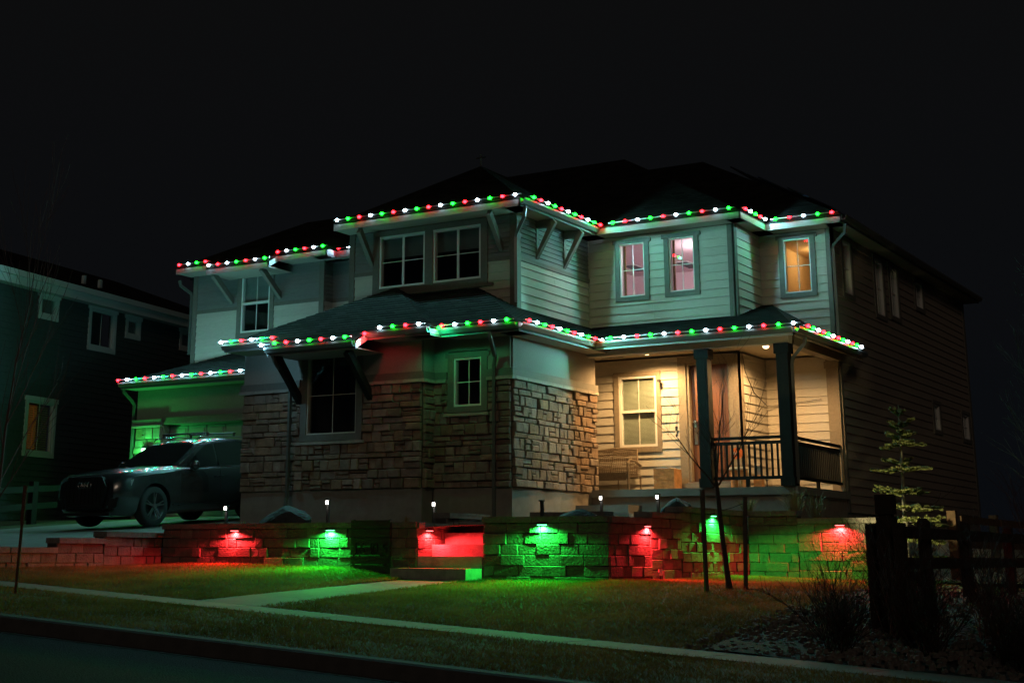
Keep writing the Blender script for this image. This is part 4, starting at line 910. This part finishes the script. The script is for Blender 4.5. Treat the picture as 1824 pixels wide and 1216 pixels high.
#      a    zb   ws   wm   zm   wb   zs   wt   zt   crown
ST=[(0.0,.36,.62,.74,.58,.72,.84,.60,.92,.015),(.08,.27,.74,.86,.60,.83,.90,.70,.985,.02),(.30,.22,.86,.945,.62,.925,.95,.76,1.045,.025),(.90,.21,.92,.985,.64,.965,1.01,.80,1.105,.03),(1.55,.22,.93,.985,.64,.96,1.05,.84,1.15,.02),(2.3,.22,.93,.985,.64,.955,1.06,.90,1.12,.0),(3.6,.22,.93,.985,.66,.955,1.08,.90,1.14,.0),(4.5,.26,.92,.97,.70,.94,1.10,.88,1.15,.0),(4.92,.34,.84,.90,.72,.88,1.08,.80,1.14,.0),(5.05,.42,.72,.80,.72,.78,1.02,.70,1.08,.0)]
NS=64; mb=MB()
for i in range(NS+1):
    a=5.05*i/NS; zb_,ws,wm,zm,wb_,zs_,wt,zt,cr=spl(ST,a)
    half=[(ws*.86,zb_),(ws,zb_+.10),((ws+wm)/2+.01,zb_+.22),(wm,zm),((wm+wb_)/2+.006,(zm+zs_)/2),(wb_,zs_),((wb_*.55+wt*.45)+.004,zs_*.45+zt*.55),(wt,zt),(wt*.6,zt+cr*.7),(0,zt+cr)]
    ring=[(w,z) for w,z in half]+[(-w,z) for w,z in half[-2::-1]]
    mb.v+=[cp(a,w,z) for w,z in ring]
n=len(ring)
for i in range(NS):
    for j in range(n): mb.f.append((i*n+j,(i+1)*n+j,(i+1)*n+(j+1)%n,i*n+(j+1)%n))
mb.f.append(tuple(range(n))[::-1]); mb.f.append(tuple(NS*n+j for j in range(n)))
body=obj('body',mb,CARP,car,smooth=True)
cut=MB()
AX=(.93,3.93)
for a in AX:
    x,y,z=cp(a,0,.385); cut.lathe((x,y,z),[(.445,-1.2),(.445,1.2)],40,'x')
co_=obj('cutter',cut,PLAS,car); bmod=body.modifiers.new('arch','BOOLEAN'); bmod.object=co_; bmod.operation='DIFFERENCE'; bmod.solver='EXACT'
dg=bpy.context.evaluated_depsgraph_get(); me2=bpy.data.meshes.new_from_object(body.evaluated_get(dg)); body.modifiers.clear(); body.data=me2; bpy.data.objects.remove(co_)
for p in body.data.polygons: p.use_smooth=True
try: body.data.set_sharp_from_angle(angle=math.radians(38))
except Exception: pass
# greenhouse
ROOFL=[(1.50,1.13),(1.75,1.27),(2.10,1.47),(2.40,1.62),(2.75,1.70),(3.2,1.735),(3.8,1.71),(4.3,1.64),(4.6,1.55),(4.85,1.36),(4.98,1.12)]
def gw(a,z):
    zt=spl(ROOFL,a)[0]; k=max(0,min(1,(z-1.08)/.66)); base=spl([(1.5,.84),(2.0,.885),(3.6,.895),(4.5,.87),(4.98,.76)],a)[0]
    return base-.235*k**1.25
mb=MB(); NG=44
for i in range(NG+1):
    a=1.50+(4.98-1.50)*i/NG; zt=spl(ROOFL,a)[0]; zb_=1.06; hs=[zb_,zb_+(zt-zb_)*.35,zb_+(zt-zb_)*.7,zt-.05]
    half=[(gw(a,z),z) for z in hs]+[(gw(a,zt)-.06,zt-.008),(gw(a,zt)*.5,zt+.012),(0,zt+.016)]
    ring=half+[(-w,z) for w,z in half[-2::-1]]; mb.v+=[cp(a,w,z) for w,z in ring]
n=len(ring)
for i in range(NG):
    for j in range(n): mb.f.append((i*n+j,(i+1)*n+j,(i+1)*n+(j+1)%n,i*n+(j+1)%n))
mb.f.append(tuple(range(n))[::-1]); mb.f.append(tuple(NG*n+j for j in range(n)))
obj('cabin',mb,CARP,car,smooth=True)
WS=glass('windscreen_glass',(.80,.85,.83))
def sidepane(name,poly,s,off=.012,m=CGL):
    mb=MB(); mb.v=[cp(a,s*(gw(a,z)+off),z) for a,z in poly]; mb.f=[tuple(range(len(poly)))]
    return obj(name,mb,m,car)
for s in (1,-1):
    sidepane('side_window',[(1.86,1.14),(2.30,1.44),(2.52,1.565),(2.80,1.615),(2.80,1.15)],s); sidepane('side_window',[(2.86,1.15),(2.86,1.622),(3.3,1.64),(3.78,1.615),(3.82,1.16)],s); sidepane('side_window',[(3.88,1.16),(3.85,1.61),(4.25,1.555),(4.58,1.42),(4.62,1.19)],s)
    q=MB(); q.tube([cp(1.80,s*(gw(1.8,1.12)+.014),1.125),cp(2.8,s*(gw(2.8,1.13)+.014),1.14),cp(4.66,s*(gw(4.6,1.17)+.014),1.175)],.007,4); obj('window_trim',q,CHR,car)
    q=MB(); q.tube([cp(2.45,s*.60,1.70),cp(2.55,s*.62,1.755),cp(3.2,s*.63,1.79),cp(4.1,s*.62,1.735),cp(4.3,s*.60,1.66)],.014,5); obj('roof_rail',q,CHR,car)
    q=MB().box(0,0,0,0,0,0); q=MB(); x,y,z=cp(1.98,s*1.02,1.17); q.lathe((x,y,z),[(.03,-.09),(.085,-.06),(.10,0),(.09,.06),(.04,.09)],12,'x'); q.tube([cp(2.0,s*.90,1.12),(x,y,z-.04)],.025,5); mo=obj('mirror',q,CARP,car,smooth=True)
    for a in (2.66,3.64): q=MB(); q.tube([cp(a,s*.985,.93),cp(a+.05,s*1.005,.935),cp(a+.20,s*1.005,.945),cp(a+.25,s*.985,.945)],.014,5); obj('door_handle',q,CARP,car)
    q=MB(); q.tube([cp(1.45,s*.965,.40),cp(2.4,s*.975,.395),cp(3.35,s*.968,.42)],.016,4); obj('sill_trim',q,PLAS,car)
    for a,z0,z1 in ((1.62,.34,1.10),(2.83,.30,1.13),(3.74,.42,1.14)):
        q=MB(); pts=[]
        for k in range(7):
            z=z0+(z1-z0)*k/6; zb_,ws,wm,zm,wb_,zs_,wt,zt,cr=spl(ST,a); w=wm+(ws-wm)*max(0,(zm-z)/(zm-zb_)) if z<zm else wm+(wb_-wm)*(z-zm)/(zs_-zm); pts.append(cp(a,s*(w+.004),z))
        q.tube(pts,.005,3); obj('door_seam',q,PLAS,car)
q=MB(); rows=10
for i in range(rows+1):
    a=1.56+(2.36-1.56)*i/rows; zt=spl(ROOFL,a)[0]+.024; w=gw(a,zt)-.085
    q.v+=[cp(a,-w,zt-.016),cp(a,-w*.5,zt),cp(a,0,zt+.003),cp(a,w*.5,zt),cp(a,w,zt-.016)]
for i in range(rows):
    for j in range(4): q.f.append((i*5+j,(i+1)*5+j,(i+1)*5+j+1,i*5+j+1))
obj('windscreen',q,CGL,car,smooth=True)
for a in (2.75,3.60):
    q=MB(); q.tube([cp(a,-.66,1.84),cp(a,.66,1.84)],.018,6); cb=obj('crossbar',q,BLACK,car)
    for s in (1,-1): q=MB(); q.tube([cp(a,s*.62,1.77),cp(a,s*.62,1.85)],.03,5); obj('bar_foot',q,BLACK,cb)
# front
gq=MB(); P=[(-.46,.98),(.46,.98),(.58,.80),(.46,.40),(-.46,.40),(-.58,.80)]
gq.v=[cp(.02,w,z) for w,z in P]+[cp(-.035,w*.96,z*.98+.012) for w,z in P]; gq.f=[tuple(range(6,12))]+[(k,(k+1)%6,6+(k+1)%6,6+k) for k in range(6)]; gr=obj('grille',gq,PLAS,car)
for k in range(9): w=-.42+k*.105; q=MB(); q.tube([cp(-.042,w,.46),cp(-.045,w,.95)],.010,4); obj('grille_bar',q,PLAS,gr)
q=MB(); q.tube([cp(-.04,w*.98,z) for w,z in P+P[:1]],.016,5); obj('grille_surround',q,PLAS,gr)
em=MB()
for k in range(4):
    w=-.123+k*.082; em.tube([cp(-.062,w+.056*math.cos(2*math.pi*j/20),.83+.056*math.sin(2*math.pi*j/20)) for j in range(21)],.007,5,False)
obj('emblem',em,CHR,gr)
for s in (1,-1):
    q=MB(); q.v=[cp(.045,s*.56,.80),cp(.12,s*.80,.86),cp(.34,s*.935,.925),cp(.30,s*.925,.80),cp(.11,s*.83,.765),cp(.03,s*.62,.74)]; q.v+=[(v[0]+s*.012,v[1]-.022,v[2]) for v in q.v]
    q.f=[(6,7,8,9,10,11)]+[(k,(k+1)%6,6+(k+1)%6,6+k) for k in range(6)]; hl=obj('headlight',q,mat('headlight_glass',(.30,.32,.32),.08,spec=.8),car)
    q=MB()
    for k in range(3): q.lathe(cp(.06+.07*k,s*(.66+.10*k),.815+.02*k),[(.028,-.02),(.034,.03)],10,'y')
    obj('lamp_unit',q,CHR,hl)
    q=MB(); q.v=[cp(.03,s*.60,.36),cp(.05,s*.80,.40),cp(.07,s*.84,.58),cp(.02,s*.64,.60)]; q.v+=[(v[0]+s*.004,v[1]-.03,v[2]) for v in q.v]; q.f=[(4,5,6,7),(0,1,5,4),(1,2,6,5),(2,3,7,6),(3,0,4,7)]; obj('air_intake',q,PLAS,car)
q=MB(); q.box(cx0-.70,cx0+.70,cy0-.05,cy0+.02,cz0+.24,cz0+.30); obj('bumper_lip',q,PLAS,car)
for a in AX:
    for s in (1,-1):
        x,y,z=cp(a,s*.84,.385); 
        ty=obj('wheel',MB().lathe((x,y,z),[(.27,-.125),(.36,-.125),(.385,-.09),(.39,0),(.385,.09),(.36,.125),(.27,.125)] if s>0 else [(.27,-.125),(.36,-.125),(.385,-.09),(.39,0),(.385,.09),(.36,.125),(.27,.125)],36,'x',cap=False),TYRE,car,smooth=True)
        q=MB(); f=x+s*.10
        rimp=[(.275,.02*s),(.285,.118*s),(.262,.120*s),(.250,.05*s),(.05,.03*s)]; q.lathe((x,y,z),rimp,36,'x'); obj('rim',q,mat('rim_dark',(.05,.05,.05),.4,metal=.8),ty,smooth=True)
        sp_=MB()
        for k in range(5):
            for d in (-.13,.13):
                an=2*math.pi*k/5+.3; a1=an+d*.45; a2=an+d; sp_.tube([(f-s*.0,y+.05*math.cos(a1),z+.05*math.sin(a1)),(f+s*.005,y+.16*math.cos(an+d*.8),z+.16*math.sin(an+d*.8)),(f+s*.012,y+.262*math.cos(a2),z+.262*math.sin(a2))],[.022,.016,.013],4)
        obj('spoke',sp_,RIM,ty); obj('hub_cap',MB().lathe((f+s*.01,y,z),[(.055,-.03),(.05,.02)],12,'x'),RIM,ty)
# ------------------------------------------------------------------ things on the porch
WICK=mat('wicker',(.20,.15,.10),.8,70,.5,1.0,90); 
t=thing('garden_bench','brown wicker garden bench with curved back against the porch wall','bench',(-13.9,28.2,1.30))
def woven(mb,p00,p10,p11,p01,nu,nv,r=.009):
    A,B,Cc,D=[Vector(p) for p in (p00,p10,p11,p01)]
    f=lambda u,v:(A*(1-u)+B*u)*(1-v)+(D*(1-u)+Cc*u)*v
    for i in range(nu+1): u=i/nu; mb.tube([f(u,0),f(u,.5),f(u,1)],r,3,False)
    for j in range(nv+1): v=j/nv; mb.tube([f(0,v),f(1,v)],r,3,False)
q=MB(); woven(q,(-14.75,28.40,1.68),(-13.42,28.40,1.68),(-13.52,28.66,2.20),(-14.70,28.66,2.20),26,17); q.tube([(-14.75,28.40,1.66),(-14.70,28.66,2.17),(-14.1,28.68,2.23),(-13.52,28.66,2.19),(-13.42,28.40,1.66)],.022,6); q.tube([(-14.05,28.40,1.66),(-14.08,28.66,2.14)],.015,5); q.tube([(-14.72,28.62,2.12),(-14.4,28.63,2.08),(-14.1,28.64,2.10),(-13.8,28.63,2.07),(-13.52,28.62,2.11)],.016,5); obj('backrest',q,WICK,t)
obj('seat',box(-14.76,-13.40,27.88,28.40,1.58,1.66),WICK,t); obj('seat_apron',box(-14.76,-13.42,27.86,27.879,1.52,1.68),WICK,t)
for x in (-14.78,-13.36):
    q=MB(); q.tube([(x,27.86,1.302),(x,27.84,1.70),(x,27.86,1.86),(x,27.96,1.93),(x,28.2,1.92),(x,28.46,1.84)],.030,6); woven(q,(x,27.86,1.62),(x,28.42,1.62),(x,28.42,1.84),(x,27.88,1.86),8,5,.007); obj('armrest',q,WICK,t)
    for y in (28.44,): obj('leg',MB().tube([(x,y,1.302),(x,y,1.62)],.022,6),WICK,t)
obj('leg',MB().tube([(-13.62,27.92,1.302),(-13.62,27.92,1.58)],.018,6),WICK,t)
LOG=mat('split_log',(.42,.22,.09),.8,7,.4,.6,20)
t=thing('wooden_crate','rough honey-coloured wooden crate between bench and door','crate',(-12.72,28.4,1.30))
obj('crate_board',box(-12.95,-12.56,28.20,28.22,1.302,1.52),LOG,t); obj('crate_board',box(-12.95,-12.56,28.20,28.22,1.528,1.76),LOG,t); obj('crate_side',box(-12.559,-12.49,28.20,28.58,1.302,1.75),LOG,t); obj('crate_body',box(-12.94,-12.57,28.221,28.57,1.302,1.74),LOG,t); obj('lid',box(-12.90,-12.60,28.24,28.54,1.765,1.785),WHITE,t)
t=thing('pumpkin_sign','orange pumpkin-shaped sign with white lettering behind the railing','sign',(-11.2,28.45,1.80)); q=MB(); n=20
ring=[(-11.2+.125*math.cos(6.2832*k/n)*(1+.06*math.cos(5*6.2832*k/n)),2.03+.115*math.sin(6.2832*k/n)) for k in range(n)]; q.v=[(x,28.42,z) for x,z in ring]+[(x,28.45,z) for x,z in ring]; q.f=[tuple(range(n)),tuple(range(n,2*n))[::-1]]+[(k,(k+1)%n,n+(k+1)%n,n+k) for k in range(n)]; obj('plaque',q,mat('orange_paint',(.80,.16,.02),.6),t)
obj('stem',MB().tube([(-11.2,28.44,2.13),(-11.18,28.44,2.18)],.015,5),BARK,t)
cu=bpy.data.curves.new('lettering','FONT'); cu.body='fall'; cu.size=.10; cu.extrude=.002; to=bpy.data.objects.new('tmp',cu); COL.objects.link(to); dg=bpy.context.evaluated_depsgraph_get(); me=bpy.data.meshes.new_from_object(to.evaluated_get(dg)); bpy.data.objects.remove(to); me.materials.append(WHITE); do=bpy.data.objects.new('lettering',me); COL.objects.link(do); do.parent=t; do.matrix_local=Matrix.Translation(Vector((-11.275,28.416,2.0))-woff(t))@Matrix.Rotation(math.pi/2,4,'X')
obj('post',box(-11.215,-11.185,28.46,28.48,1.76,2.02),LOG,t)
t=thing('log_table','squat log side table under the pumpkin sign','side table',(-11.2,28.45,1.30))
obj('table_top',MB().lathe((-11.19,28.45,1.70),[(.19,0),(.20,.02),(.19,.05)],16),mat('pale_slab',(.40,.42,.38),.6),t); obj('log_leg',MB().lathe((-11.28,28.42,1.302),[(.075,0),(.07,.39)],10),LOG,t); obj('log_leg',MB().lathe((-11.09,28.46,1.302),[(.07,0),(.065,.39)],10),LOG,t)
t=thing('lantern','dark metal lantern hanging near the recessed porch corner','lantern',(-10.87,28.7,1.55)); obj('body',box(-10.93,-10.80,28.64,28.76,1.60,1.78),mat('dull_steel',(.16,.15,.14),.5),t); obj('roof',MB().lathe((-10.865,28.70,1.781),[(.11,0),(.03,.07)],4,ang0=.785),MATS['dull_steel'],t); obj('base',box(-10.95,-10.78,28.62,28.78,1.302,1.599),LOG,t)
t=thing('small_lamp','little white glass jar lantern by the railing','lantern',(-10.66,28.6,1.302)); obj('jar',MB().lathe((-10.66,28.6,1.50),[(.04,0),(.045,.06),(.03,.09)],10),mat('milk_glass',(.7,.65,.55),.3),t); obj('lid',MB().lathe((-10.66,28.6,1.591),[(.034,0),(.012,.03)],10),BLACK,t); obj('stand',MB().lathe((-10.66,28.6,1.302),[(.05,0),(.012,.02),(.012,.17),(.035,.197)],10),BLACK,t)
t=thing('security_camera','small black security camera beside the porch window','camera',(-13.0,28.80,3.62)); obj('bracket',MB().tube([(-13.0,28.80,3.62),(-12.99,28.74,3.62)],.012,6),BLACK,t); obj('housing',MB().lathe((-12.985,28.70,3.62),[(.030,-.06),(.036,0),(.03,.05)],12,'y'),BLACK,t)
o=obj('garland','' or MB().tube([(-11.20,28.96,4.12),(-11.20,29.1,3.75),(-11.19,29.5,3.36),(-11.15,30.15,3.12),(-10.95,30.29,3.14),(-10.0,30.28,3.22)],.008,4),BLACK,loc=(-11.1,29.8,3.2)); tag(o,'thin dark cable draped round the recessed porch corner','cable')
# ------------------------------------------------------------------ roof extras
t=thing('roof_finial','thin metal cross finial on the centre roof peak','finial',(-16.6,27.35,8.5)); obj('mast',MB().tube([(-16.6,27.35,8.5),(-16.6,27.35,8.82)],.02,5),BLACK,t); obj('arm',MB().tube([(-16.72,27.35,8.74),(-16.48,27.35,8.74)],.015,4),BLACK,t)
SOL=mat('solar_glass',(.012,.014,.02),.12,spec=.6)
for k,(s,lab) in enumerate(((.6,'lowest solar panel on the right hip'),(1.7,'middle solar panel on the right hip'),(2.8,'upper solar panel on the right hip'))):
    z=ZE+p1*s+.10; q=MB(); y0=30.6+s*1.0; q.hexa([(-9.2-s,y0,z),(-9.2-s,y0+1.7,z),(-10.2-s,y0+1.7,z+p1),(-10.2-s,y0,z+p1),(-9.2-s,y0,z+.04),(-9.2-s,y0+1.7,z+.04),(-10.2-s,y0+1.7,z+p1+.04),(-10.2-s,y0,z+p1+.04)]); o=obj('solar_panel',q,SOL,loc=(-9.2-s,y0,z)); tag(o,lab,'solar panel','rooftop solar panels')
